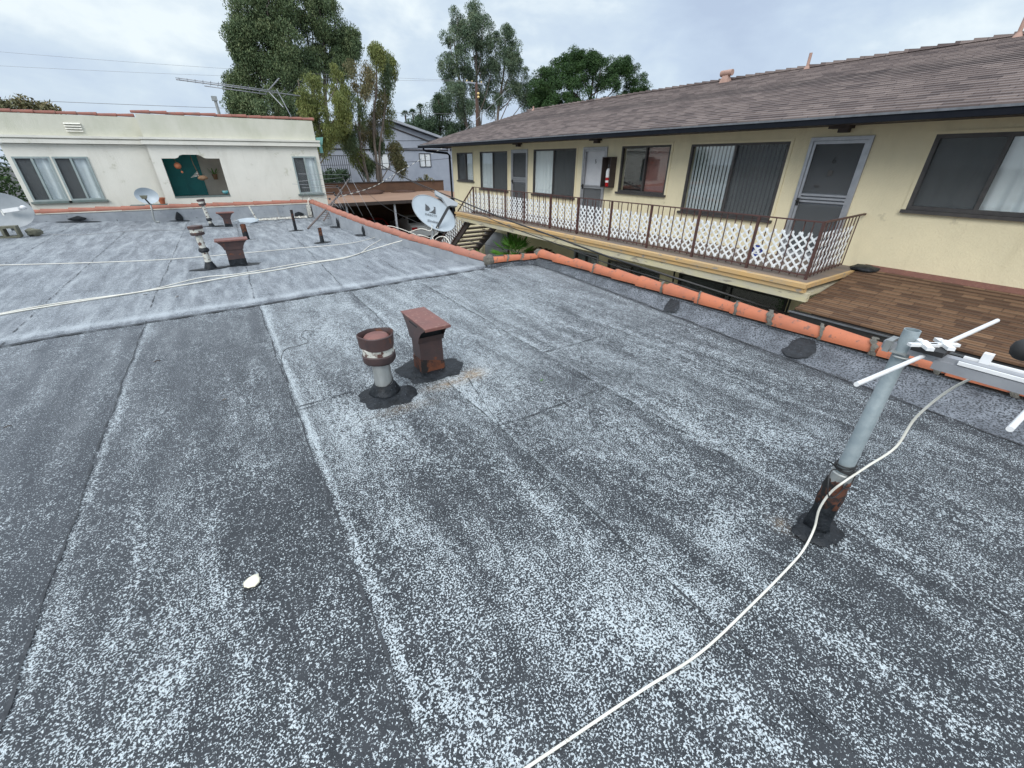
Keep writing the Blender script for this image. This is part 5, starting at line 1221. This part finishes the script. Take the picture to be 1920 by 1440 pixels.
# ============================================================ VEGETATION
def leaves(centers, dirs, length, width, name, mat, parent):
    n_ = len(centers); d = dirs/np.linalg.norm(dirs, axis=1)[:, None]
    s_ = np.cross(d, rng.normal(size=(n_, 3))); s_ /= np.linalg.norm(s_, axis=1)[:, None]+1e-9
    l = (length*rng.uniform(.6, 1.3, n_))[:, None]; w = (width*rng.uniform(.6, 1.3, n_))[:, None]
    v = np.stack([centers-d*l/2, centers+s_*w/2, centers+d*l/2, centers-s_*w/2], 1).reshape(-1, 3)
    me = bpy.data.meshes.new(name); me.vertices.add(len(v)); me.vertices.foreach_set('co', v.ravel().astype(np.float32))
    me.loops.add(len(v)); me.loops.foreach_set('vertex_index', np.arange(len(v)))
    me.polygons.add(n_); me.polygons.foreach_set('loop_start', np.arange(0, len(v), 4)); me.polygons.foreach_set('loop_total', np.full(n_, 4))
    me.materials.append(M[mat]); me.update(calc_edges=True); me.validate()
    o = bpy.data.objects.new(name, me); COL.objects.link(o)
    if parent is not None: o.parent = parent; o.matrix_parent_inverse = Matrix.Translation(-parent.location)
    return o
def clump_points(blobs, per, sub_r, droop, clus=9, shell=.55):
    """blobs: (x,y,z,rx,ry,rz,weight)"""
    C_, D_ = [], []
    for (x, y, z, a, b, c, w) in blobs:
        n_ = max(4, int(per*w/clus)); u = rng.normal(size=(n_, 3)); u /= np.linalg.norm(u, axis=1)[:, None]
        rr = rng.uniform(shell, 1, n_)**.6; cc = np.array([x, y, z]) + u*rr[:, None]*np.array([a, b, c])
        for q in range(n_):
            k_ = int(clus*rng.uniform(.5, 1.6)); p = rng.normal(size=(k_, 3)); p /= np.linalg.norm(p, axis=1)[:, None]
            p *= (sub_r*rng.uniform(.7, 1.3)*rng.uniform(0, 1, k_)**.45)[:, None]; p[:, :2] *= (1-.25*np.abs(p[:, 2:])/sub_r)
            p[:, 2] *= np.where(p[:, 2] < 0, 1+droop*rng.uniform(.3, 1.0, k_), .8)
            C_.append(cc[q]+p); dd_ = rng.normal(size=(k_, 3))*(1-.5*min(droop, 1)); dd_[:, 2] -= droop*1.3; D_.append(dd_)
    return np.concatenate(C_), np.concatenate(D_)
def tree(name, base, blobs, per, lsize, mats, label, cat='tree', sub_r=.6, droop=.8, trunk_r=.3, bark='bark', trunks=None, group=None, shell=.5, limbs=True, clus=9):
    t = thing(name, base, label, cat, group); base = V(base)
    mb = MB(); tops = trunks or [(base.x, base.y, max(b[2] for b in blobs))]
    for tp in tops:
        tp = V(tp); bs_ = V((base.x+(tp.x-base.x)*.25, base.y, base.z)); pts = [bs_, bs_.lerp(tp, .3)+V((.2, 0, 0)), bs_.lerp(tp, .6)+V((-.15, .1, 0)), bs_.lerp(tp, .85), tp]
        pts = smoothpath(pts, 4); k_ = len(pts); mb.tube(pts, [trunk_r*(1-.85*i/(k_-1)) for i in range(k_)], 8)
    if limbs:
        for b_ in blobs:
            tp = V(min(tops, key=lambda q: abs(q[0]-b_[0]))); e = V(b_[:3]); f0 = max(.15, min(.85, ((e.z-base.z)/(tp.z-base.z))-.22))
            s0 = V((base.x+(tp.x-base.x)*.25, base.y, base.z)).lerp(tp, f0); mid = s0.lerp(e, .5)+V((0, 0, -.15*(e-s0).length*.5+random.uniform(-.3, .3)))
            mb.tube(smoothpath([s0, mid, e, e+V((0, 0, b_[5]*.5))], 3), [trunk_r*.28*(1-.085*i) for i in range(10)], 5)
    mb.build('trunk', bark, t, True)
    mats = mats if isinstance(mats, list) else [mats]
    for i, mt in enumerate(mats):
        bl = blobs[i::len(mats)] if len(mats) > 1 else blobs
        c, d = clump_points(bl, per, sub_r, droop, clus, shell); leaves(c, d, lsize, lsize*.36, 'crown', mt, t)
    return t
def pb(px, py, rpx, rpy, Y, w=1, dy=1.5, ry=None):
    p = AY(px, py, Y+random.uniform(-dy, dy)); q = AY(px+10, py, Y); sc_ = (q-AY(px, py, Y)).length/10
    return (p.x, p.y, p.z, rpx*sc_*.88, (ry or rpx*sc_)*.88, rpy*sc_*.88, w)
# tall dark eucalyptus pair behind the white building
Yt = 45
bl = [pb(*q, Yt) for q in ((465, 20, 34, 55), (505, 10, 40, 50), (545, -5, 35, 50), (455, 80, 26, 40), (490, 75, 35, 50), (530, 70, 35, 50), (470, 130, 30, 35), (515, 140, 32, 38), (548, 120, 22, 32),
      (470, 185, 40, 40), (510, 205, 45, 35), (450, 165, 24, 22), (545, 200, 30, 35), (480, 235, 40, 25), (455, 200, 25, 25))]
tree('eucalyptus_tree', (AY(500, 300, Yt).x, Yt, -3.2), bl, 8500, 0.19, 'leafeuc', 'tall dense dark eucalyptus on the left behind the white building', sub_r=0.72, droop=0.7, trunk_r=.35, trunks=[tuple(AY(500, 10, Yt)), tuple(AY(540, 40, Yt))], group='tall eucalyptus trees on the skyline', shell=0.6, clus=330)
bl = [pb(*q, 46) for q in ((600, 25, 28, 32), (628, 45, 28, 35), (585, 60, 24, 38), (650, 90, 20, 30), (618, 85, 24, 28), (600, 125, 26, 20, ), (640, 120, 14, 25), (575, 110, 18, 30), (660, 75, 12, 20), (610, 5, 22, 15))]
tree('eucalyptus_tree', (AY(590, 300, 46).x, 46, -3.2), bl, 5600, 0.18, 'leafeuc', 'second tall eucalyptus with rounded top and bare lower stems, right of the densest one', sub_r=0.62, droop=0.8, trunk_r=.28, trunks=[tuple(AY(605, 30, 46)), tuple(AY(645, 90, 46)), tuple(AY(575, 60, 46))], group='tall eucalyptus trees on the skyline', shell=0.7, clus=300)
bl = [pb(*q, 32) for q in ((590, 175, 17, 40), (632, 160, 18, 34), (600, 230, 24, 34), (575, 200, 12, 34), (622, 250, 16, 16), (604, 268, 12, 12), (640, 205, 14, 26))]
tree('weeping_tree', (AY(605, 380, 32).x, 32, -3.2), bl, 4600, 0.12, 'leafyel', 'yellow green drooping tree just right of the white building', sub_r=0.42, droop=1.1, trunk_r=.16, group='drooping trees behind the carport', shell=0.5, clus=260)
bl = [pb(*q, 34) for q in ((675, 145, 22, 34), (660, 210, 24, 34), (705, 105, 12, 16), (700, 185, 22, 40), (722, 140, 11, 30), (722, 210, 14, 45), (685, 245, 24, 22), (652, 262, 14, 18), (670, 292, 18, 16), (742, 288, 11, 16), (706, 268, 12, 12), (642, 235, 14, 18), (752, 305, 6, 14), (690, 312, 10, 10), (730, 125, 10, 20))]
tree('weeping_tree', (AY(685, 390, 34).x, 34, -3.2), bl, 4000, 0.13, ['leafbrn', 'leafeuc', 'leafyel'], 'tall brownish drooping tree in front of the grey house', sub_r=0.42, droop=1.2, trunk_r=.15, trunks=[tuple(AY(668, 150, 34)), tuple(AY(705, 110, 34)), tuple(AY(722, 180, 34))], group='drooping trees behind the carport', shell=0.65, clus=240)
Ye = 60
bl = [pb(*q, Ye) for q in ((892, 25, 14, 22), (880, 55, 20, 26), (905, 60, 18, 26), (858, 45, 12, 22), (845, 90, 18, 28), (872, 100, 22, 26), (905, 100, 18, 26), (838, 125, 12, 20), (860, 150, 20, 18), (928, 95, 14, 26), (948, 80, 12, 22), (945, 115, 18, 24), (850, 175, 16, 16), (880, 160, 16, 20), (920, 140, 16, 20), (965, 110, 10, 22), (978, 150, 12, 24), (960, 175, 14, 16), (925, 190, 16, 14), (985, 185, 8, 12), (905, 180, 10, 18), (870, 200, 14, 14))]
tree('eucalyptus_tree', (AY(905, 300, Ye).x, Ye, -3.2), bl, 3900, 0.22, 'leafeuc2', 'airy eucalyptus with sky showing through, behind the utility pole', sub_r=0.78, droop=0.7, trunk_r=.3, trunks=[tuple(AY(890, 30, Ye)), tuple(AY(850, 70, Ye)), tuple(AY(950, 90, Ye))], group='tall eucalyptus trees on the skyline', shell=0.8, clus=300)
bl = [pb(*q, 50) for q in ((1025, 160, 28, 26), (1050, 140, 24, 24), (1088, 130, 30, 26), (1125, 140, 30, 26), (1165, 148, 30, 24), (1195, 165, 20, 16), (1060, 175, 50, 24), (1120, 175, 55, 24), (1080, 118, 14, 12), (1112, 118, 12, 12), (1165, 125, 14, 12), (1012, 185, 20, 14), (1040, 195, 40, 14))]
tree('broadleaf_tree', (AY(1100, 300, 50).x, 50, -3.2), bl, 8500, 0.22, 'leafdk', 'dense round dark green tree rising behind the apartment roof', sub_r=0.75, droop=.1, trunk_r=.35, bark='barkdk', shell=0.45, clus=300)
bl = [pb(*q, 66) for q in ((800, 225, 18, 20), (830, 205, 18, 24), (855, 225, 24, 24), (780, 240, 16, 16), (820, 245, 30, 22), (865, 250, 24, 18), (835, 260, 30, 18), (825, 190, 8, 10))]
tree('broadleaf_tree', (AY(830, 300, 66).x, 66, -3.2), bl, 4200, 0.26, 'leafbush', 'low dark leafy trees between the grey house and the apartment roof', sub_r=0.9, droop=.3, trunk_r=.3, bark='barkdk', shell=0.5, clus=260)
bl = [pb(*q, 42) for q in ((12, 200, 18, 10), (42, 194, 14, 12), (72, 203, 14, 8), (95, 207, 8, 4), (-20, 205, 20, 12))]
tree('broadleaf_tree', (AY(35, 300, 42).x, 42, -3.2), bl, 420, .26, 'leafbrn', 'sparse feathery treetop peeking over the left end of the white building', sub_r=.5, droop=.5, trunk_r=.12, bark='barkdk', shell=.2)
bl = [(-5.3-i*.6, 19+random.uniform(-.6, .8), z, .75, .7, .7, 1) for i in range(6) for z in (-.3, .5, 1.15, 1.6)]
tree('garden_bush', (-6.4, 19.2, -3.2), bl, 900, .13, 'leafdk', 'dark green bush beside the left corner of the white building', 'bush', sub_r=.25, droop=.3, trunk_r=.08, bark='barkdk', shell=.3)
bl = [pb(*q, 34.5) for q in ((620, 335, 18, 16), (640, 328, 14, 12), (600, 340, 14, 14))]
tree('garden_bush', (AY(620, 380, 34.5).x, 34.5, -3.2), bl, 900, .22, 'leafbush', 'green shrub behind the brown carport wall', 'bush', sub_r=.3, droop=.3, trunk_r=.06, bark='barkdk', shell=.3)
bl = [pb(*q, 34.2, .6) for q in ((798, 335, 7, 6), (806, 340, 6, 4), (790, 340, 5, 5))]
tree('dry_shrub', (AY(800, 360, 34.2).x, 34.2, -3.2), bl, 160, .22, 'leafbrn', 'small dry twiggy shrub poking above the carport wall', 'bush', sub_r=.25, droop=-.6, trunk_r=.03, bark='barkdk', shell=.2)
bl = [(6.9, 4.35, -1.35, .42, .35, .3, 1), (7.0, 4.0, -1.6, .5, .35, .3, 1), (6.8, 3.5, -1.85, .3, .3, .2, .6), (7.0, 4.7, -1.7, .4, .3, .3, 1), (7.0, 4.3, -2.2, .5, .5, .5, 1)]
tree('garden_bush', (7.0, 4.2, -3.2), bl, 420, .085, 'leafbright', 'green bush in the driveway in front of the barred window', 'bush', sub_r=.16, droop=.1, trunk_r=.03, bark='barkdk', shell=.3)
def palm(name, base, h, rad, nf, mat, label, group=None, tr=.12, fan=False, cat='palm'):
    base = V(base); t = thing(name, base, label, cat, group)
    MB().tube([base, base+V((.05, 0, h*.5)), base+V((0, 0, h))], [tr, tr*.85, tr*.8], 8).build('trunk', 'barkdk', t, True)
    C_, D_ = [], []; top = base+V((0, 0, h)); mb = MB()
    for i in range(nf):
        az = i*2.399; el = R(85-100*(i/nf)); d = V((math.cos(az)*math.cos(el), math.sin(az)*math.cos(el), math.sin(el)))
        if fan:
            e = top+d*rad*.5; mb.tube([top, e], .012*rad, 4)
            s_ = d.cross(V((0, 0, 1))).normalized(); u = s_.cross(d)
            for k in range(13):
                a = R(-75+150*k/12); dd_ = (d*math.cos(a)+s_*math.sin(a)).normalized(); ln_ = rad*.55*(1-.2*abs(math.sin(a)))
                C_.append(e+dd_*ln_/2); D_.append(dd_*ln_)
        else:
            prev = top
            for k in range(8):
                f = (k+1)/8; q = top + d*rad*f + V((0, 0, -rad*.5*f*f)); mb.tube([prev, q], .02*rad, 4)
                tg = (q-prev).normalized(); s_ = tg.cross(V((0, 0, 1))).normalized()
                for sd in (-1, 1):
                    dd_ = (s_*sd+tg*.6-V((0, 0, .35))).normalized()*rad*.33; C_.append(q+dd_/2); D_.append(dd_)
                prev = q
    mb.build('frond_stems', mat, t)
    D_ = np.array([tuple(x) for x in D_]); C_ = np.array([tuple(x) for x in C_]); ln_ = np.linalg.norm(D_, axis=1)
    leaves(C_, D_, ln_.mean()*1.05, ln_.mean()*(.13 if fan else .22), 'fronds', mat, t)
palm('fan_palm', (8.15, 12.35, -3.2), 1.75, .95, 20, 'leafbright', 'bright green fan palm growing under the gallery deck', fan=True, tr=.08)
palm('spiky_plant', (8.2, 10.9, -3.2), 1.9, .8, 22, 'frondred', 'dark red spiky plant beside the green fan palm', fan=False, tr=.05, cat='plant')
palm('fan_palm', (7.6, 14.1, -3.2), 1.15, .7, 14, 'leafbright', 'low green palm at the foot of the staircase', fan=True, tr=.06)
for i, (px, py, lb) in enumerate(((760, 217, 'leftmost of the three distant palms above the grey house roof'), (774, 214, 'middle one of the three distant palms above the grey house roof'), (788, 204, 'tallest rightmost of the three distant palms above the grey house roof'))):
    p = AY(px, py, 75); palm('palm_tree', (p.x, 75, -3.2), p.z+3.2, .85, 26, 'leafbush', lb, 'distant palms', tr=.16, fan=True, cat='palm')

# ============================================================ POLE AND LINES
pl_ = AY(893, 235, 38); up_ = thing('utility_pole', (pl_.x, 38, -3.2), 'brown wooden utility pole with crossarm behind the apartment roof', 'utility pole')
ptop = AY(893, 156, 38)
MB().tube([(pl_.x, 38, -3.2), (ptop.x, 38, ptop.z+.05)], [.17, .12], 12).build('shaft', 'pole', up_, True)
MB().beam((ptop.x-1.0, 38, ptop.z), (ptop.x+.7, 38, ptop.z), .1, .1).build('crossarm', 'greyroof', up_)
for dx in (-.9, -.4, .5): MB().lathe([(.04, 0), (.05, .05), (.03, .12)], (ptop.x+dx, 38, ptop.z+.05), 8).build('insulator', 'amber', up_, True)
for dz in (-.75, -1.0): MB().blob((ptop.x+.05, 37.8, ptop.z+dz), (.12, .1, .1), 8, .05).build('insulator', 'amber', up_, True)
def line(a, b, s, r, label, mat='blackcable', grp='overhead wires'):
    return cable('overhead_wire', sag(a, b, s), r, mat, label, 'wire', grp, n=5, k=3)
line(AY(-300, 172, 60), AY(893, 214, 60), .25, .02, 'lowest long wire across the sky behind the rooftop antenna', 'greycable')
line(AY(-300, 70, 60), ptop+V((-.9, 0, .1)), .3, .008, 'upper faint wire crossing the sky to the pole crossarm', 'greycable')
line(AY(-300, 105, 60), ptop+V((-.4, 0, .1)), .3, .008, 'second faint wire crossing the sky to the pole crossarm', 'greycable')
line(AY(585, 280, 36), AY(830, 276, 36), .05, .03, 'dark wire running level in front of the grey house wall')
line(AY(585, 262, 36), AY(850, 263, 36), .05, .02, 'higher dark wire in front of the grey house gable')
line(AY(600, 310, 36), AY(850, 296, 36), .12, .015, 'slack thin wire in front of the grey house window')
line(AY(955, 165, 39), AY(868, 248, 30), .0, .015, 'pale guy wire slanting down from the pole to the roof edge', 'greycable')
# service drops down the driveway
cable('service_cable', [AY(700, 303, 28), AY(770, 338, 21), AY(852, 372, 14), AY(940, 408, 10.5), AY(1040, 444, 8), AY(1140, 481, 6.2), AY(1240, 513, 5), AY(1360, 551, 4), AY(1488, 592, 3.1), AY(1640, 640, 2.2), AY(1800, 693, 1.4)], .021, 'blackcable', 'thick black service cable sweeping down above the driveway past the gallery', 'cable', 'service cables over the driveway')
cable('service_cable', [AY(700, 301, 28), AY(775, 342, 21), AY(852, 378, 14), AY(935, 417, 10.5), AY(1040, 456, 8), AY(1140, 494, 6.2), AY(1240, 524, 5), AY(1360, 562, 4), AY(1488, 604, 3.1), AY(1640, 650, 2.2), AY(1800, 700, 1.4)], .012, 'blackcable', 'thinner black service cable running just below the thick one', 'cable', 'service cables over the driveway')
cable('service_cable', [AY(668, 345, 27), AY(720, 386, 21), AY(780, 416, 15), AY(850, 444, 11), AY(960, 470, 8.2), AY(1100, 506, 6.2), AY(1240, 538, 5), AY(1500, 606, 3.1)], .008, 'blackcable', 'lowest thin black wire dipping behind the tile corner', 'cable', 'service cables over the driveway')
rope = MB(); pr = smoothpath([AY(630, 371, 20), AY(700, 350, 22), AY(745, 324, 24), AY(800, 293, 27), AY(850, 268, 30)], 12)
for i in range(len(pr)-1): rope.tube([pr[i], pr[i+1]], .014, 6, mi=i % 2, cap=True)
tag(rope.build('striped_cable', ['cable', 'dkgrey'], None, True), 'black and white spiral wrapped cable rising over the carport to the right', 'cable')

# ============================================================ WORLD AND LIGHT
w = bpy.data.worlds.new('World'); scene.world = w; w.use_nodes = True; nt = w.node_tree
bg = nt.nodes['Background']; sky = nt.nodes.new('ShaderNodeTexSky'); sky.sky_type = 'NISHITA'; sky.sun_disc = False
SE, SA = R(37), R(233)
sky.sun_elevation = SE; sky.sun_rotation = SA
tc = nt.nodes.new('ShaderNodeTexCoord'); gv = tc.outputs['Generated']
sx = nt.nodes.new('ShaderNodeSeparateXYZ'); L(nt, gv, sx.inputs[0])
n1 = noise(nt, vscale(nt, gv, (1, 1, 2.4)), 1.7, 5, .55, .4); n2 = noise(nt, vscale(nt, gv, (1, 1, 2.0)), 6.0, 5, .6, .3)
f = math_(nt, 'ADD', math_(nt, 'MULTIPLY', n1, .68), math_(nt, 'MULTIPLY', n2, .32))
cl = ramp(nt, f, [(.36, (3.9, 4.7, 6.0)), (.47, (4.5, 5.4, 6.6)), (.55, (5.2, 6.1, 7.0)), (.64, (7.0, 7.7, 8.0))])
# overcast dome brightens towards the zenith
zf = math_(nt, 'MULTIPLY', math_(nt, 'SUBTRACT', sx.outputs['Z'], .42), 2.2, clamp=True)
cl2 = mixc(nt, zf, cl, (14.5, 15.6, 17.0))
mx = mixc(nt, .93, sky.outputs[0], cl2)
L(nt, mx, bg.inputs[0]); bg.inputs[1].default_value = .1
sun = bpy.data.lights.new('sun', 'SUN'); sun.energy = 1.5; sun.angle = R(35); sun.color = (1, .97, .92)
so = bpy.data.objects.new('sun', sun); COL.objects.link(so)
sd = V((math.sin(SA)*math.cos(SE), math.cos(SA)*math.cos(SE), math.sin(SE)))   # towards the sun
so.rotation_euler = sd.to_track_quat('Z', 'Y').to_euler(); so.location = (0, -5, 20)
scene.view_settings.view_transform = 'Standard'; scene.view_settings.look = 'None'; scene.view_settings.exposure = .38; scene.view_settings.gamma = 1
